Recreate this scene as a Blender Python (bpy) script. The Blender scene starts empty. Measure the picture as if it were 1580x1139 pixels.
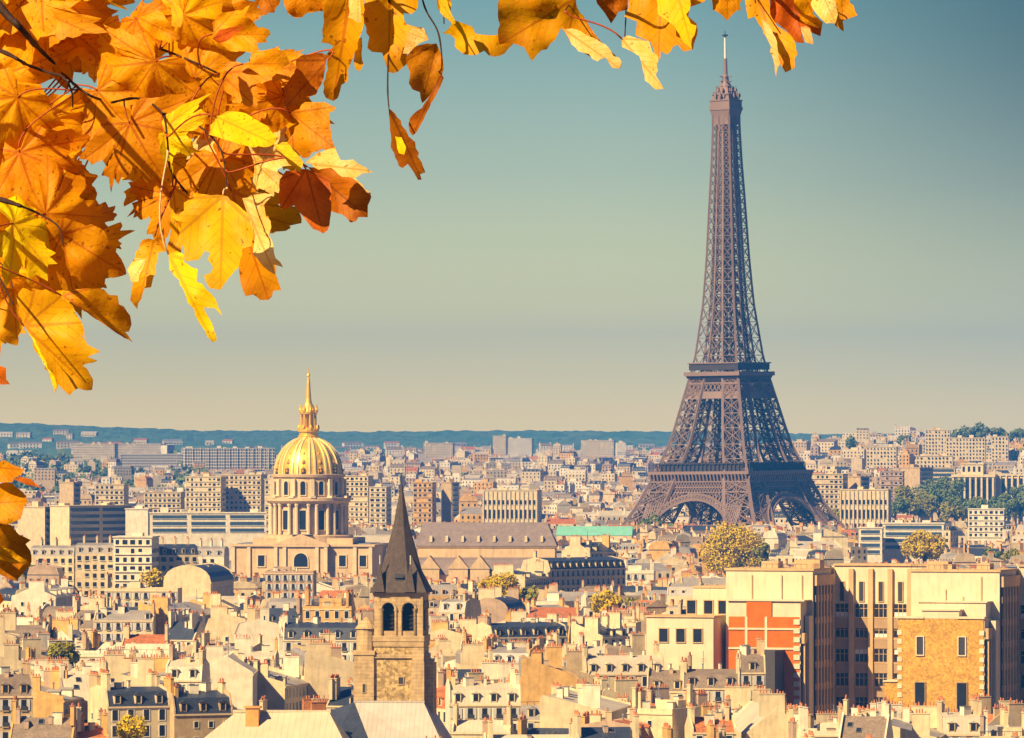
import bpy, math, random
from mathutils import Vector, Matrix, noise
R = math.radians
sc = bpy.context.scene
col = sc.collection

# ------------------------------------------------------------------ camera
F = 10000.0            # focal length in photo pixels (photo is 1580 wide)
CX, HY, CZ = 790.0, 670.0, 77.0
cam_d = bpy.data.cameras.new("camera")
cam = bpy.data.objects.new("camera", cam_d)
col.objects.link(cam)
cam_d.sensor_width = 36.0
cam_d.lens = F / 1580.0 * 36.0
cam_d.clip_start = 1.0
cam_d.clip_end = 60000.0
cam.location = (0, 0, CZ)
cam.rotation_euler = (R(90) + math.atan((HY - 569.5) / F), 0, 0)
sc.camera = cam

# ------------------------------------------------------------------ light
SUN_AZ, SUN_EL = R(46), R(39)      # sun behind the camera, to the left
S = Vector((-math.sin(SUN_AZ) * math.cos(SUN_EL), -math.cos(SUN_AZ) * math.cos(SUN_EL), math.sin(SUN_EL)))
sun_d = bpy.data.lights.new("sun", 'SUN')
sun_d.energy = 5.0
sun_d.angle = R(0.5)
sun_d.color = (1.0, 0.74, 0.37)
sun = bpy.data.objects.new("sun", sun_d)
col.objects.link(sun)
sun.rotation_euler = S.to_track_quat('Z', 'Y').to_euler()
sun.location = (-50, -50, 300)

world = bpy.data.worlds.new("World")
sc.world = world
world.use_nodes = True
nt = world.node_tree
nt.nodes.clear()
def wn(t, **k):
    n = nt.nodes.new(t)
    for a, b in k.items():
        setattr(n, a, b)
    return n
out = wn('ShaderNodeOutputWorld')
bg = wn('ShaderNodeBackground')
sky = wn('ShaderNodeTexSky', sky_type='NISHITA', sun_disc=False)
sky.sun_elevation = SUN_EL
sky.sun_rotation = math.atan2(S.x, S.y)
sky.air_density = 1.0
sky.dust_density = 0.6
SKY = 0.05
tc = wn('ShaderNodeTexCoord')
nrm = wn('ShaderNodeVectorMath', operation='NORMALIZE')
nt.links.new(tc.outputs['Generated'], nrm.inputs[0])
sep = wn('ShaderNodeSeparateXYZ')
nt.links.new(nrm.outputs[0], sep.inputs[0])
mr = wn('ShaderNodeMapRange')
mr.inputs['From Min'].default_value = 0.0
mr.inputs['From Max'].default_value = 0.1
nt.links.new(sep.outputs['Z'], mr.inputs['Value'])
ramp = wn('ShaderNodeValToRGB')
ramp.color_ramp.interpolation = 'B_SPLINE'
SKYSTOPS = [(0.0, (1.05, 0.68, 0.125)), (0.08, (0.90, 0.65, 0.118)), (0.22, (0.55, 0.495, 0.165)), (0.40, (0.30, 0.345, 0.22)),
            (0.66, (0.112, 0.22, 0.21)), (1.0, (0.022, 0.115, 0.155))]
el = ramp.color_ramp.elements
while len(el) < len(SKYSTOPS):
    el.new(0.5)
for e, (p, c) in zip(el, SKYSTOPS):
    e.position = p
    e.color = (*c, 1)
nt.links.new(mr.outputs[0], ramp.inputs[0])
# a little darker towards the side of the sky away from the sun
mx = wn('ShaderNodeMapRange', interpolation_type='SMOOTHSTEP')
mx.inputs['From Min'].default_value = 0.01
mx.inputs['From Max'].default_value = 0.11
nt.links.new(sep.outputs['X'], mx.inputs['Value'])
mz = wn('ShaderNodeMapRange', interpolation_type='SMOOTHSTEP')
mz.inputs['From Max'].default_value = 0.065
mz.inputs['To Min'].default_value = 0.12
nt.links.new(sep.outputs['Z'], mz.inputs['Value'])
mm = wn('ShaderNodeMath', operation='MULTIPLY')
nt.links.new(mx.outputs[0], mm.inputs[0]); nt.links.new(mz.outputs[0], mm.inputs[1])
mq = wn('ShaderNodeMath', operation='MULTIPLY_ADD')
nt.links.new(mm.outputs[0], mq.inputs[0]); mq.inputs[1].default_value = -0.72; mq.inputs[2].default_value = 1.0
vm = wn('ShaderNodeVectorMath', operation='SCALE')
nt.links.new(ramp.outputs[0], vm.inputs[0])
nt.links.new(mq.outputs[0], vm.inputs['Scale'])
vs = wn('ShaderNodeVectorMath', operation='MULTIPLY')
nt.links.new(sky.outputs[0], vs.inputs[0])
vs.inputs[1].default_value = (SKY * 0.22, SKY * 0.32, SKY * 0.66)
m2 = wn('ShaderNodeMapRange', interpolation_type='SMOOTHSTEP')
m2.inputs['From Min'].default_value = 0.072
m2.inputs['From Max'].default_value = 0.16
nt.links.new(sep.outputs['Z'], m2.inputs['Value'])
mix = wn('ShaderNodeMix', data_type='RGBA')
my = wn('ShaderNodeMapRange', interpolation_type='SMOOTHSTEP')
my.inputs['From Min'].default_value = 0.55
my.inputs['From Max'].default_value = 0.90
nt.links.new(sep.outputs['Y'], my.inputs['Value'])
inv_ = wn('ShaderNodeMath', operation='SUBTRACT'); inv_.inputs[0].default_value = 1.0
nt.links.new(my.outputs[0], inv_.inputs[1])
mxx = wn('ShaderNodeMath', operation='MAXIMUM')
nt.links.new(m2.outputs[0], mxx.inputs[0]); nt.links.new(inv_.outputs[0], mxx.inputs[1])
nt.links.new(mxx.outputs[0], mix.inputs['Factor'])
nt.links.new(vm.outputs[0], mix.inputs['A'])
nt.links.new(vs.outputs[0], mix.inputs['B'])
nt.links.new(mix.outputs['Result'], bg.inputs[0])
bg.inputs[1].default_value = 1.0
nt.links.new(bg.outputs[0], out.inputs[0])

sc.view_settings.view_transform = 'Standard'
sc.view_settings.look = 'None'
sc.view_settings.exposure = 0.95
sc.view_settings.gamma = 1.0
sc.cycles.use_denoising = True
sc.cycles.max_bounces = 6
sc.cycles.diffuse_bounces = 2
sc.cycles.volume_bounces = 0
sc.cycles.transparent_max_bounces = 8

# ------------------------------------------------------------------ helpers
def sm(a, b, x):
    t = max(0.0, min(1.0, (x - a) / (b - a)))
    return t * t * (3 - 2 * t)

def W(px, py, Y):
    """photo pixel at distance Y -> world point"""
    return Vector(((px - CX) * Y / F, Y, CZ - (py - HY) * Y / F))
def PX(x, y): return x / y * F + CX
def PY(z, y): return HY + (CZ - z) / y * F

def tag(o, label=None, cat=None, group=None, kind=None):
    if label: o['label'] = label
    if cat: o['category'] = cat
    if group: o['group'] = group
    if kind: o['kind'] = kind
    return o

def empty(name, loc, rz=0.0):
    o = bpy.data.objects.new(name, None)
    o.empty_display_size = 2
    o.location = loc
    o.rotation_euler = (0, 0, rz)
    col.objects.link(o)
    return o

class MB:
    def __init__(s):
        s.v = []; s.f = []; s.m = []; s.T = None
    def pts(s, P):
        n = len(s.v)
        if s.T is not None:
            P = [s.T @ Vector(p) for p in P]
        s.v.extend([tuple(p) for p in P])
        return n
    def face(s, P, m=0):
        n = s.pts(P)
        s.f.append(tuple(range(n, n + len(P)))); s.m.append(m)
    def box(s, x0, x1, y0, y1, z0, z1, m=0, bottom=False):
        n = s.pts([(x0,y0,z0),(x1,y0,z0),(x1,y1,z0),(x0,y1,z0),(x0,y0,z1),(x1,y0,z1),(x1,y1,z1),(x0,y1,z1)])
        F_ = [(0,1,5,4),(1,2,6,5),(2,3,7,6),(3,0,4,7),(4,5,6,7)]
        if bottom: F_.append((3,2,1,0))
        for f in F_:
            s.f.append(tuple(n+i for i in f)); s.m.append(m)
    def prism(s, prof, x0, x1, m=0, mf=None):
        """profile (y,z) listed front-bottom -> over the top -> back-bottom, extruded along x"""
        n = s.pts([(x0, y, z) for y, z in prof] + [(x1, y, z) for y, z in prof])
        k = len(prof)
        for i in range(k):
            j = (i + 1) % k
            s.f.append((n+i, n+k+i, n+k+j, n+j)[::1]); s.m.append(m if mf is None else mf[i % len(mf)])
        s.f.append(tuple(n+i for i in range(k))); s.m.append(m)
        s.f.append(tuple(n+k+i for i in reversed(range(k)))); s.m.append(m)
    def extr(s, poly, z0, z1, m=0):
        """plan polygon (x,y) counter-clockwise extruded up"""
        k = len(poly)
        n = s.pts([(x, y, z0) for x, y in poly] + [(x, y, z1) for x, y in poly])
        for i in range(k):
            j = (i + 1) % k
            s.f.append((n+i, n+j, n+k+j, n+k+i)); s.m.append(m)
        s.f.append(tuple(n+k+i for i in range(k))); s.m.append(m)
    def extry(s, poly, y0, y1, m=0):
        """front-view polygon (x,z) extruded in depth"""
        k = len(poly)
        n = s.pts([(x, y0, z) for x, z in poly] + [(x, y1, z) for x, z in poly])
        for i in range(k):
            j = (i + 1) % k
            s.f.append((n+i, n+j, n+k+j, n+k+i)[::-1]); s.m.append(m)
        s.f.append(tuple(n+i for i in range(k))); s.m.append(m)
        s.f.append(tuple(n+k+i for i in reversed(range(k)))); s.m.append(m)
    def strut(s, a, b, w, m=0, w2=None):
        a = Vector(a); b = Vector(b); d = b - a
        if d.length < 1e-6: return
        d.normalize()
        u = d.cross(Vector((0, 0, 1)))
        if u.length < 1e-3: u = Vector((1, 0, 0))
        u.normalize(); v = d.cross(u)
        h = w / 2; g = (w2 or w) / 2
        n = s.pts([a+u*h+v*h, a-u*h+v*h, a-u*h-v*h, a+u*h-v*h, b+u*g+v*g, b-u*g+v*g, b-u*g-v*g, b+u*g-v*g])
        for f in [(0,1,5,4),(1,2,6,5),(2,3,7,6),(3,0,4,7),(4,5,6,7),(3,2,1,0)]:
            s.f.append(tuple(n+i for i in f)); s.m.append(m)
    def lathe(s, prof, seg=24, m=0, c=(0,0), a0=0.0, mf=None):
        """prof (r,z) from bottom to top"""
        k = len(prof)
        P = []
        for r, z in prof:
            for i in range(seg):
                a = a0 + 2*math.pi*i/seg
                P.append((c[0]+r*math.cos(a), c[1]+r*math.sin(a), z))
        n = s.pts(P)
        for j in range(k-1):
            for i in range(seg):
                i2 = (i+1) % seg
                s.f.append((n+j*seg+i, n+j*seg+i2, n+(j+1)*seg+i2, n+(j+1)*seg+i)); s.m.append(m if mf is None else mf(i, j))
        s.f.append(tuple(n+(k-1)*seg+i for i in range(seg))); s.m.append(m)
    def tube(s, pts, rad, seg=6, m=0):
        pts = [Vector(p) for p in pts]
        k = len(pts); P = []
        for i, p in enumerate(pts):
            d = (pts[min(i+1, k-1)] - pts[max(i-1, 0)]).normalized()
            u = d.cross(Vector((0.1, 1, 0.05))).normalized(); v = d.cross(u)
            r = rad[i] if isinstance(rad, (list, tuple)) else rad
            for j in range(seg):
                a = 2*math.pi*j/seg
                P.append(p + u*r*math.cos(a) + v*r*math.sin(a))
        n = s.pts(P)
        for i in range(k-1):
            for j in range(seg):
                j2 = (j+1) % seg
                s.f.append((n+i*seg+j, n+i*seg+j2, n+(i+1)*seg+j2, n+(i+1)*seg+j)); s.m.append(m)
        s.f.append(tuple(n+j for j in reversed(range(seg)))); s.m.append(m)
        s.f.append(tuple(n+(k-1)*seg+j for j in range(seg))); s.m.append(m)
    def mesh(s, name, mats, smooth=False):
        me = bpy.data.meshes.new(name)
        me.from_pydata(s.v, [], s.f)
        if not isinstance(mats, (list, tuple)): mats = [mats]
        for m in mats: me.materials.append(m)
        if len(mats) > 1: me.polygons.foreach_set('material_index', s.m)
        if smooth: me.polygons.foreach_set('use_smooth', [True]*len(s.f))
        me.update()
        return me
    def build(s, name, mats, parent=None, smooth=False):
        o = bpy.data.objects.new(name, s.mesh(name, mats, smooth))
        col.objects.link(o)
        if parent: o.parent = parent
        return o

def inst(name, me, parent, loc=(0,0,0), rz=0.0, scale=None):
    o = bpy.data.objects.new(name, me)
    o.location = loc
    if rz: o.rotation_euler = (0, 0, rz)
    if scale: o.scale = scale
    if parent: o.parent = parent
    col.objects.link(o)
    return o

# ------------------------------------------------------------------ materials
MATS = {}
def mat(name, c, rough=0.8, var=0.25, scale=0.35, streak=0.0, metal=0.0, seams=0.0, seamw=0.6, brick=None, bump=0.0, spec=0.3, c2=None, courses=None):
    if name in MATS: return MATS[name]
    m = bpy.data.materials.new(name); m.use_nodes = True
    t = m.node_tree; N = t.nodes; L = t.links
    b = N['Principled BSDF']
    b.inputs['Roughness'].default_value = rough
    b.inputs['Metallic'].default_value = metal
    b.inputs['Specular IOR Level'].default_value = spec
    geo = N.new('ShaderNodeNewGeometry')
    nz = N.new('ShaderNodeTexNoise'); nz.inputs['Scale'].default_value = scale
    nz.inputs['Detail'].default_value = 4.0
    nz.inputs['Roughness'].default_value = 0.65
    L.new(geo.outputs['Position'], nz.inputs['Vector'])
    mx = N.new('ShaderNodeMix'); mx.data_type = 'RGBA'
    mp = N.new('ShaderNodeMapRange'); mp.inputs['From Min'].default_value = 0.35; mp.inputs['From Max'].default_value = 0.7
    L.new(nz.outputs['Fac'], mp.inputs['Value'])
    L.new(mp.outputs[0], mx.inputs['Factor'])
    mx.inputs['A'].default_value = (*c, 1)
    d = c2 or tuple(x*(1-var) for x in c)
    mx.inputs['B'].default_value = (*d, 1)
    cur = mx.outputs['Result']
    def mul(fac_out, lo):
        nonlocal cur
        q = N.new('ShaderNodeMapRange'); q.inputs['To Min'].default_value = lo; q.inputs['To Max'].default_value = 1.0
        L.new(fac_out, q.inputs['Value'])
        v = N.new('ShaderNodeVectorMath'); v.operation = 'SCALE'
        L.new(cur, v.inputs[0]); L.new(q.outputs[0], v.inputs['Scale'])
        cur = v.outputs[0]
    if streak:
        mp2 = N.new('ShaderNodeMapping'); mp2.inputs['Scale'].default_value = (1.3, 1.3, 0.16)
        L.new(geo.outputs['Position'], mp2.inputs['Vector'])
        n2 = N.new('ShaderNodeTexNoise'); n2.inputs['Scale'].default_value = 1.0; n2.inputs['Detail'].default_value = 3.0
        L.new(mp2.outputs[0], n2.inputs['Vector'])
        q2 = N.new('ShaderNodeMapRange'); q2.inputs['From Min'].default_value = 0.30; q2.inputs['From Max'].default_value = 0.5
        L.new(n2.outputs['Fac'], q2.inputs['Value'])
        mul(q2.outputs[0], 1 - streak)
    if seams:
        tc_ = N.new('ShaderNodeTexCoord')
        sx = N.new('ShaderNodeSeparateXYZ'); L.new(tc_.outputs['Object'], sx.inputs[0])
        md = N.new('ShaderNodeMath'); md.operation = 'PINGPONG'; md.inputs[1].default_value = seamw / 2
        L.new(sx.outputs['X'], md.inputs[0])
        gt = N.new('ShaderNodeMapRange'); gt.inputs['From Min'].default_value = 0.0; gt.inputs['From Max'].default_value = 0.08
        L.new(md.outputs[0], gt.inputs['Value'])
        mul(gt.outputs[0], 1 - seams)
    if courses:
        sz = N.new('ShaderNodeSeparateXYZ'); L.new(geo.outputs['Position'], sz.inputs[0])
        pg = N.new('ShaderNodeMath'); pg.operation = 'PINGPONG'; pg.inputs[1].default_value = courses[0] / 2
        L.new(sz.outputs['Z'], pg.inputs[0])
        gz = N.new('ShaderNodeMapRange'); gz.inputs['From Max'].default_value = 0.09
        L.new(pg.outputs[0], gz.inputs['Value'])
        mul(gz.outputs[0], 1 - courses[1])
        vv = N.new('ShaderNodeTexVoronoi'); vv.distance = 'CHEBYCHEV'; vv.inputs['Scale'].default_value = 0.9 / courses[0]; vv.inputs['Randomness'].default_value = 0.6
        L.new(geo.outputs['Position'], vv.inputs['Vector'])
        s3 = N.new('ShaderNodeSeparateColor'); L.new(vv.outputs['Color'], s3.inputs[0])
        mul(s3.outputs[0], 1 - courses[1] * 0.8)
    if brick:
        bt = N.new('ShaderNodeTexVoronoi') if brick[0] == 'rubble' else N.new('ShaderNodeTexNoise')
        bt.inputs['Scale'].default_value = brick[1]
        L.new(geo.outputs['Position'], bt.inputs['Vector'])
        if brick[0] == 'rubble':
            sp = N.new('ShaderNodeSeparateColor'); L.new(bt.outputs['Color'], sp.inputs[0])
            mul(sp.outputs[0], 1 - brick[2])
        else:
            q3 = N.new('ShaderNodeMapRange'); q3.inputs['From Min'].default_value = 0.4; q3.inputs['From Max'].default_value = 0.6
            L.new(bt.outputs['Fac'], q3.inputs['Value'])
            mul(q3.outputs[0], 1 - brick[2])
    L.new(cur, b.inputs['Base Color'])
    if bump:
        bp = N.new('ShaderNodeBump'); bp.inputs['Strength'].default_value = bump; bp.inputs['Distance'].default_value = 0.2
        L.new(nz.outputs['Fac'], bp.inputs['Height'])
        L.new(bp.outputs[0], b.inputs['Normal'])
    MATS[name] = m
    return m

WALLS = {
    'cream': mat('cream_plaster', (0.74, 0.61, 0.38), 0.9, 0.26, 0.45, streak=0.18),
    'white': mat('white_plaster', (0.80, 0.72, 0.55), 0.9, 0.24, 0.45, streak=0.18),
    'ochre': mat('ochre_plaster', (0.72, 0.44, 0.15), 0.9, 0.34, 0.45, streak=0.18),
    'tan': mat('tan_plaster', (0.58, 0.43, 0.25), 0.9, 0.32, 0.45, streak=0.18),
    'pinkish': mat('pinkish_plaster', (0.52, 0.37, 0.26), 0.9, 0.32, 0.45, streak=0.18),
    'beige': mat('beige_stone', (0.67, 0.54, 0.34), 0.9, 0.28, 0.45, streak=0.18),
    'orange': mat('orange_brick', (0.66, 0.26, 0.08), 0.9, 0.3, 0.6, brick=('n', 3.0, 0.3)),
}
ROOFS = {
    'pale zinc': mat('pale_zinc', (0.62, 0.54, 0.41), 0.55, 0.25, 0.2, seams=0.25, seamw=0.8, spec=0.5),
    'grey zinc': mat('grey_zinc', (0.36, 0.325, 0.30), 0.5, 0.3, 0.2, seams=0.25, seamw=0.8, spec=0.5),
    'brown slate': mat('brown_slate', (0.29, 0.22, 0.17), 0.7, 0.3, 0.5, brick=('n', 2.5, 0.25)),
    'dark slate': mat('dark_slate', (0.05, 0.065, 0.11), 0.5, 0.35, 0.5, brick=('n', 2.5, 0.25), spec=0.5),
    'red tiled': mat('red_tile', (0.60, 0.20, 0.07), 0.85, 0.35, 0.7, brick=('n', 2.0, 0.35)),
}
TERRA = mat('terracotta', (0.54, 0.20, 0.09), 0.85, 0.3, 1.5)
GLASS = mat('window_glass', (0.02, 0.025, 0.04), 0.2, 0.3, 0.4, spec=0.35)
FRAME = mat('window_frame', (0.78, 0.75, 0.68), 0.7, 0.1)
SHUT = mat('shutter', (0.55, 0.54, 0.52), 0.8, 0.15)
DARK = mat('dark_metal', (0.05, 0.05, 0.06), 0.5, 0.2)
LEAD = mat('lead', (0.22, 0.23, 0.26), 0.5, 0.2, spec=0.5)
STONE = mat('limestone', (0.70, 0.50, 0.28), 0.9, 0.2, 0.25, streak=0.2)
STONE_P = mat('pale_limestone', (0.76, 0.60, 0.38), 0.9, 0.15, 0.3, streak=0.15)

# ------------------------------------------------------------------ terrain
def G(x, y):
    r = x / max(y, 1) * F + CX
    g = 33 * sm(4700, 9000, y)
    g += (10 + 24 * sm(1120, 1420, r)) * sm(4700, 6300, y) * sm(1010, 1180, r) * (1 - 0.8 * sm(6700, 8600, y))
    return g

XS = [-3000, -2200] + [i * 60 for i in range(-30, 31)] + [2200, 3000]
YS = [-60, 500] + [1000 + i * 200 for i in range(0, 74)]
b = MB()
for y in YS:
    for x in XS:
        b.v.append((x, y, G(x, y) - 0.02))
nx = len(XS)
for j in range(len(YS) - 1):
    for i in range(nx - 1):
        b.f.append((j*nx+i, j*nx+i+1, (j+1)*nx+i+1, (j+1)*nx+i)); b.m.append(0)
tag(b.build('ground', mat('street', (0.16, 0.14, 0.12), 0.9, 0.4, 0.02), smooth=True), kind='structure')

# far wooded hills
def ridge(px):
    P = [(-200, 648), (0, 653), (150, 659), (300, 666), (520, 668), (720, 666), (1000, 667), (1300, 671), (1800, 672)]
    for (a, u), (c, v) in zip(P, P[1:]):
        if a <= px <= c: return u + (v - u) * (px - a) / (c - a)
    return P[0][1] if px < 0 else P[-1][1]
def hill_z(x, y):
    px = x / y * F + CX
    top = CZ - (ridge(max(-199, px)) - HY) * 12000 / F
    lf = 1 - sm(120, 420, px)
    start = 9600 - 1300 * lf
    t = sm(start, 12200, y)
    z = G(x, y) * (1 - t) + top * t
    z += noise.noise(Vector((x / 300, y / 500, 3))) * 14 * sm(start, start + 900, y) * (1 - 0.7 * sm(11300, 12200, y))
    z += (noise.noise(Vector((x / 28, y / 40, 1))) + 0.6 * noise.noise(Vector((x / 12, y / 22, 7)))) * 3.6 * sm(start - 100, start + 300, y)
    return z - 3 if y < start - 50 else z
b = MB()
NX, NY = 560, 60
for j in range(NY):
    y = 8200 + j * 75
    for i in range(NX):
        px = -700 + i * 5.4
        x = (px - CX) / F * y
        b.v.append((x, y, hill_z(x, y))); continue

for j in range(NY - 1):
    for i in range(NX - 1):
        b.f.append((j*NX+i, j*NX+i+1, (j+1)*NX+i+1, (j+1)*NX+i)); b.m.append(0)
WOODG = mat('distant_woodland', (0.06, 0.16, 0.09), 0.95, 0.5, 0.012, c2=(0.14, 0.22, 0.13))
tag(b.build('hills', WOODG), kind='structure')

# ------------------------------------------------------------------ iron lattice tower
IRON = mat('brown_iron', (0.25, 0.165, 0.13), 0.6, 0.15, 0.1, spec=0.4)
IRON_SHADE = mat('shaded_iron', (0.05, 0.04, 0.04), 0.6, 0.15, 0.1)  # darker copy of the brown iron, with interior shade put into its colour
def interp(T, z):
    for (a, u), (c, v) in zip(T, T[1:]):
        if z <= c: return u + (v - u) * (z - a) / (c - a)
    return T[-1][1]
SP = [(0, 125), (15, 105), (28.8, 87.5), (41, 77), (54, 66.5), (72.8, 53), (104.8, 38.7), (115, 34), (120, 31.3),
      (157, 22.6), (185, 19.0), (225, 15.4), (245, 13.4), (265, 12.0), (277, 11.8)]
LW = [(0, 25), (54, 16.5), (115, 11), (150, 8.6), (185, 7.0), (225, 5.6), (277, 4.3)]
TWR = empty('iron_lattice_tower', (135.6, 4000, 0))
TWR.rotation_euler = (Matrix.Rotation(R(-0.72), 3, 'Y') @ Matrix.Rotation(R(-35), 3, 'Z')).to_euler()
tag(TWR, 'tall tapering brown iron lattice tower with three platforms, rising over the city', 'tower')
def leg_mesh(zs, sx, sy, cw, bw, double=False):
    m = MB()
    def cor(z):
        a = interp(SP, z) / 2; q = max(a - interp(LW, z), 0.15)
        return [Vector((sx*a, sy*a, z)), Vector((sx*q, sy*a, z)), Vector((sx*q, sy*q, z)), Vector((sx*a, sy*q, z))]
    for z0, z1 in zip(zs, zs[1:]):
        A, B = cor(z0), cor(z1)
        for i in range(4):
            j = (i + 1) % 4
            m.strut(A[i], B[i], cw)
            m.strut(A[i], B[j], bw); m.strut(A[j], B[i], bw)
            m.strut(B[i], B[j], bw * 1.1)
            if double:
                M0 = (A[i] + A[j]) / 2; M1 = (B[i] + B[j]) / 2
                m.strut(M0, M1, bw * 0.8)
                for P, Q in ((A[i], M1), (B[i], M0), (A[j], M1), (B[j], M0)): m.strut(P, Q, bw * 0.6)
    return m
for sx in (-1, 1):
    for sy in (-1, 1):
        leg_mesh([0, 12, 23, 33, 42, 50, 56], sx, sy, 1.9, 0.6, True).build('leg', IRON, TWR)
        leg_mesh([54, 62, 71, 81, 90, 99, 108, 115], sx, sy, 1.45, 0.48, True).build('upper_leg', IRON, TWR)
# shaft
m = MB()
zs = [113]; 
while zs[-1] < 274: zs.append(min(277, zs[-1] + max(4.6, interp(SP, zs[-1]) * 0.36)))
for sx in (-1, 1):
    for sy in (-1, 1):
        q = leg_mesh(zs, sx, sy, 1.15, 0.32)
        n = len(m.v); m.v += q.v; m.f += [tuple(i + n for i in f) for f in q.f]; m.m += q.m
for z0, z1 in zip(zs, zs[1:]):
    for rot in range(4):
        T = Matrix.Rotation(rot * math.pi / 2, 3, 'Z')
        a = interp(SP, z1) / 2; qn = a - interp(LW, z1)
        a0 = interp(SP, z0) / 2; q0 = a0 - interp(LW, z0)
        m.strut(T @ Vector((-qn, -a, z1)), T @ Vector((qn, -a, z1)), 0.5)
        if q0 > 1.2:
            m.strut(T @ Vector((-q0, -a0, z0)), T @ Vector((qn, -a, z1)), 0.42)
            m.strut(T @ Vector((q0, -a0, z0)), T @ Vector((-qn, -a, z1)), 0.42)
m.build('shaft', IRON, TWR)
m = MB()
for z0, z1 in zip(zs, zs[1:]):     # lift column and stairs inside, in shade-coloured iron
    h = 2.2
    for sx in (-1, 1):
        for sy in (-1, 1): m.strut((sx*h, sy*h, z0), (sx*h, sy*h, z1), 0.5)
    for k in range(4):
        T = Matrix.Rotation(k * math.pi / 2, 3, 'Z')
        m.strut(T @ Vector((-h, -h, z0)), T @ Vector((h, -h, z1)), 0.7)
    m.box(-h, h, -h, h, z1 - 0.5, z1, 0, True)
for z0, z1 in zip(zs, zs[1:]):  # dense bracing added in dark iron so the shaft interior looks shaded
    for k in range(4):
        T = Matrix.Rotation(k * math.pi / 2, 3, 'Z')
        a0 = interp(SP, z0) * 0.36; a1 = interp(SP, z1) * 0.36
        m.strut(T @ Vector((-a0, -a0, z0)), T @ Vector((a1, -a1, z1)), 0.5); m.strut(T @ Vector((a0, -a0, z0)), T @ Vector((-a1, -a1, z1)), 0.5)
        m.strut(T @ Vector((-a1, -a1, z1)), T @ Vector((a1, -a1, z1)), 0.6)
m.build('lift_column', IRON_SHADE, TWR)
for sx in (-1, 1):
    for sy in (-1, 1):
        m = MB()
        zz = [2, 9, 16, 23, 30, 37, 44, 51, 56, 62, 68, 74, 80, 86, 92, 98, 104, 110, 114]
        for z0, z1 in zip(zz, zz[1:]):
            def ic(z):
                a = interp(SP, z) / 2; l = interp(LW, z); c = a - l / 2; r = l * 0.28
                return [Vector((sx*c + dx*r, sy*c + dy*r, z)) for dx, dy in ((-1, -1), (1, -1), (1, 1), (-1, 1))]
            A, B = ic(z0), ic(z1)
            for i in range(4):
                j = (i + 1) % 4
                m.strut(A[i], B[i], 0.8); m.strut(A[i], B[j], 0.6); m.strut(B[i], B[j], 0.8)
        m.build('lift_track', IRON_SHADE, TWR)  # lift lattice added in shade-coloured iron to darken the leg interior

def ring(m, s_out, z0, z1, th=1.5, s_top=None):
    a = s_out / 2; c = (s_top or s_out) / 2
    for k in range(4):
        T = Matrix.Rotation(k * math.pi / 2, 3, 'Z')
        P = [T @ Vector(p) for p in [(-a, -a, z0), (a, -a, z0), (c, -c, z1), (-c, -c, z1),
             (-a+th, -a+th, z0), (a-th, -a+th, z0), (c-th, -c+th, z1), (-c+th, -c+th, z1)]]
        n = m.pts(P)
        for f in [(0,1,2,3), (7,6,5,4), (3,2,6,7), (1,0,4,5)]:
            m.f.append(tuple(n+i for i in f)); m.m.append(0)
# first platform
m = MB()
m.T = None
ring(m, 70.4, 41.5, 48.0, 1.2, 70.0)
ring(m, 70.5, 48.01, 52.59, 1.2, 71.0)
fr_ = m.build('frieze', IRON_SHADE, TWR)  # backing behind lattice and brackets, coloured dark so the gaps look shaded
m = MB()
ring(m, 74.0, 52.6, 54.4, 10)
for k in range(4):
    T = Matrix.Rotation(k * math.pi / 2, 3, 'Z')
    for i in range(28):                  # brackets under the gallery
        x = -35 + i * 70 / 27
        m.strut(T @ Vector((x, -35.6, 48.2)), T @ Vector((x, -37.0, 52.8)), 0.9, w2=1.2)
    for i in range(35):                  # frieze lattice
        x = -35 + i * 2; x2 = x + 2
        m.strut(T @ Vector((x, -35.9, 42)), T @ Vector((x2, -35.7, 47.5)), 0.45)
        m.strut(T @ Vector((x2, -35.9, 42)), T @ Vector((x, -35.7, 47.5)), 0.45)
    for z in (41.6, 44.7, 48.0): m.strut(T @ Vector((-35.8, -35.8, z)), T @ Vector((35.8, -35.8, z)), 0.8)
m.build('first_platform', IRON, TWR)
m = MB()
for k in range(4):
    T = Matrix.Rotation(k * math.pi / 2, 3, 'Z')
    m.T = T.to_4x4()
    m.box(-30, 30, -33.5, -26, 54.4, 58.6)
    m.box(-31.5, 31.5, -34.5, -25, 58.8, 59.5, 0, True)
    for i in range(22):
        x = -31.5 + i * 3
        m.box(x - 0.25, x + 0.25, -34.6, -34.1, 54.4, 59)
    m.T = None
m.build('gallery_pavilion', IRON_SHADE, TWR)
# arches
for k in range(4):
    m = MB()
    T = Matrix.Rotation(k * math.pi / 2, 3, 'Z')
    def AP(r, a):
        x = r * math.cos(a); z = 3.5 + r * math.sin(a)
        return T @ Vector((x, -(interp(SP, max(z, 0)) / 2 + 0.6) * (1 if z < 41 else 1), z))
    N_ = 40
    for i in range(N_):
        a0 = R(8) + i * R(164) / N_; a1 = R(8) + (i + 1) * R(164) / N_
        for r, w in ((37.0, 1.1), (33.6, 1.3)): m.strut(AP(r, a0), AP(r, a1), w)
        m.strut(AP(33.6, a0), AP(37, a1), 0.55); m.strut(AP(37, a0), AP(33.6, a1), 0.55); m.strut(AP(33.6, a0), AP(37, a0), 0.5)
        p = AP(37, a0)
        if 14 < p.z < 39:
            q = T @ Vector((37.0 * math.cos(a0), -36.0, 41.6)); m.strut(p, q, 0.5)
            q2 = T @ Vector((37.0 * math.cos(a1), -36.0, 41.6)); m.strut(p, q2, 0.4)
    m.build('arch', IRON, TWR)
# second platform
m = MB()
ring(m, 40.5, 99, 103.5, 1.0, 38.8)

ring(m, 40.6, 113.0, 115.4, 8)

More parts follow.
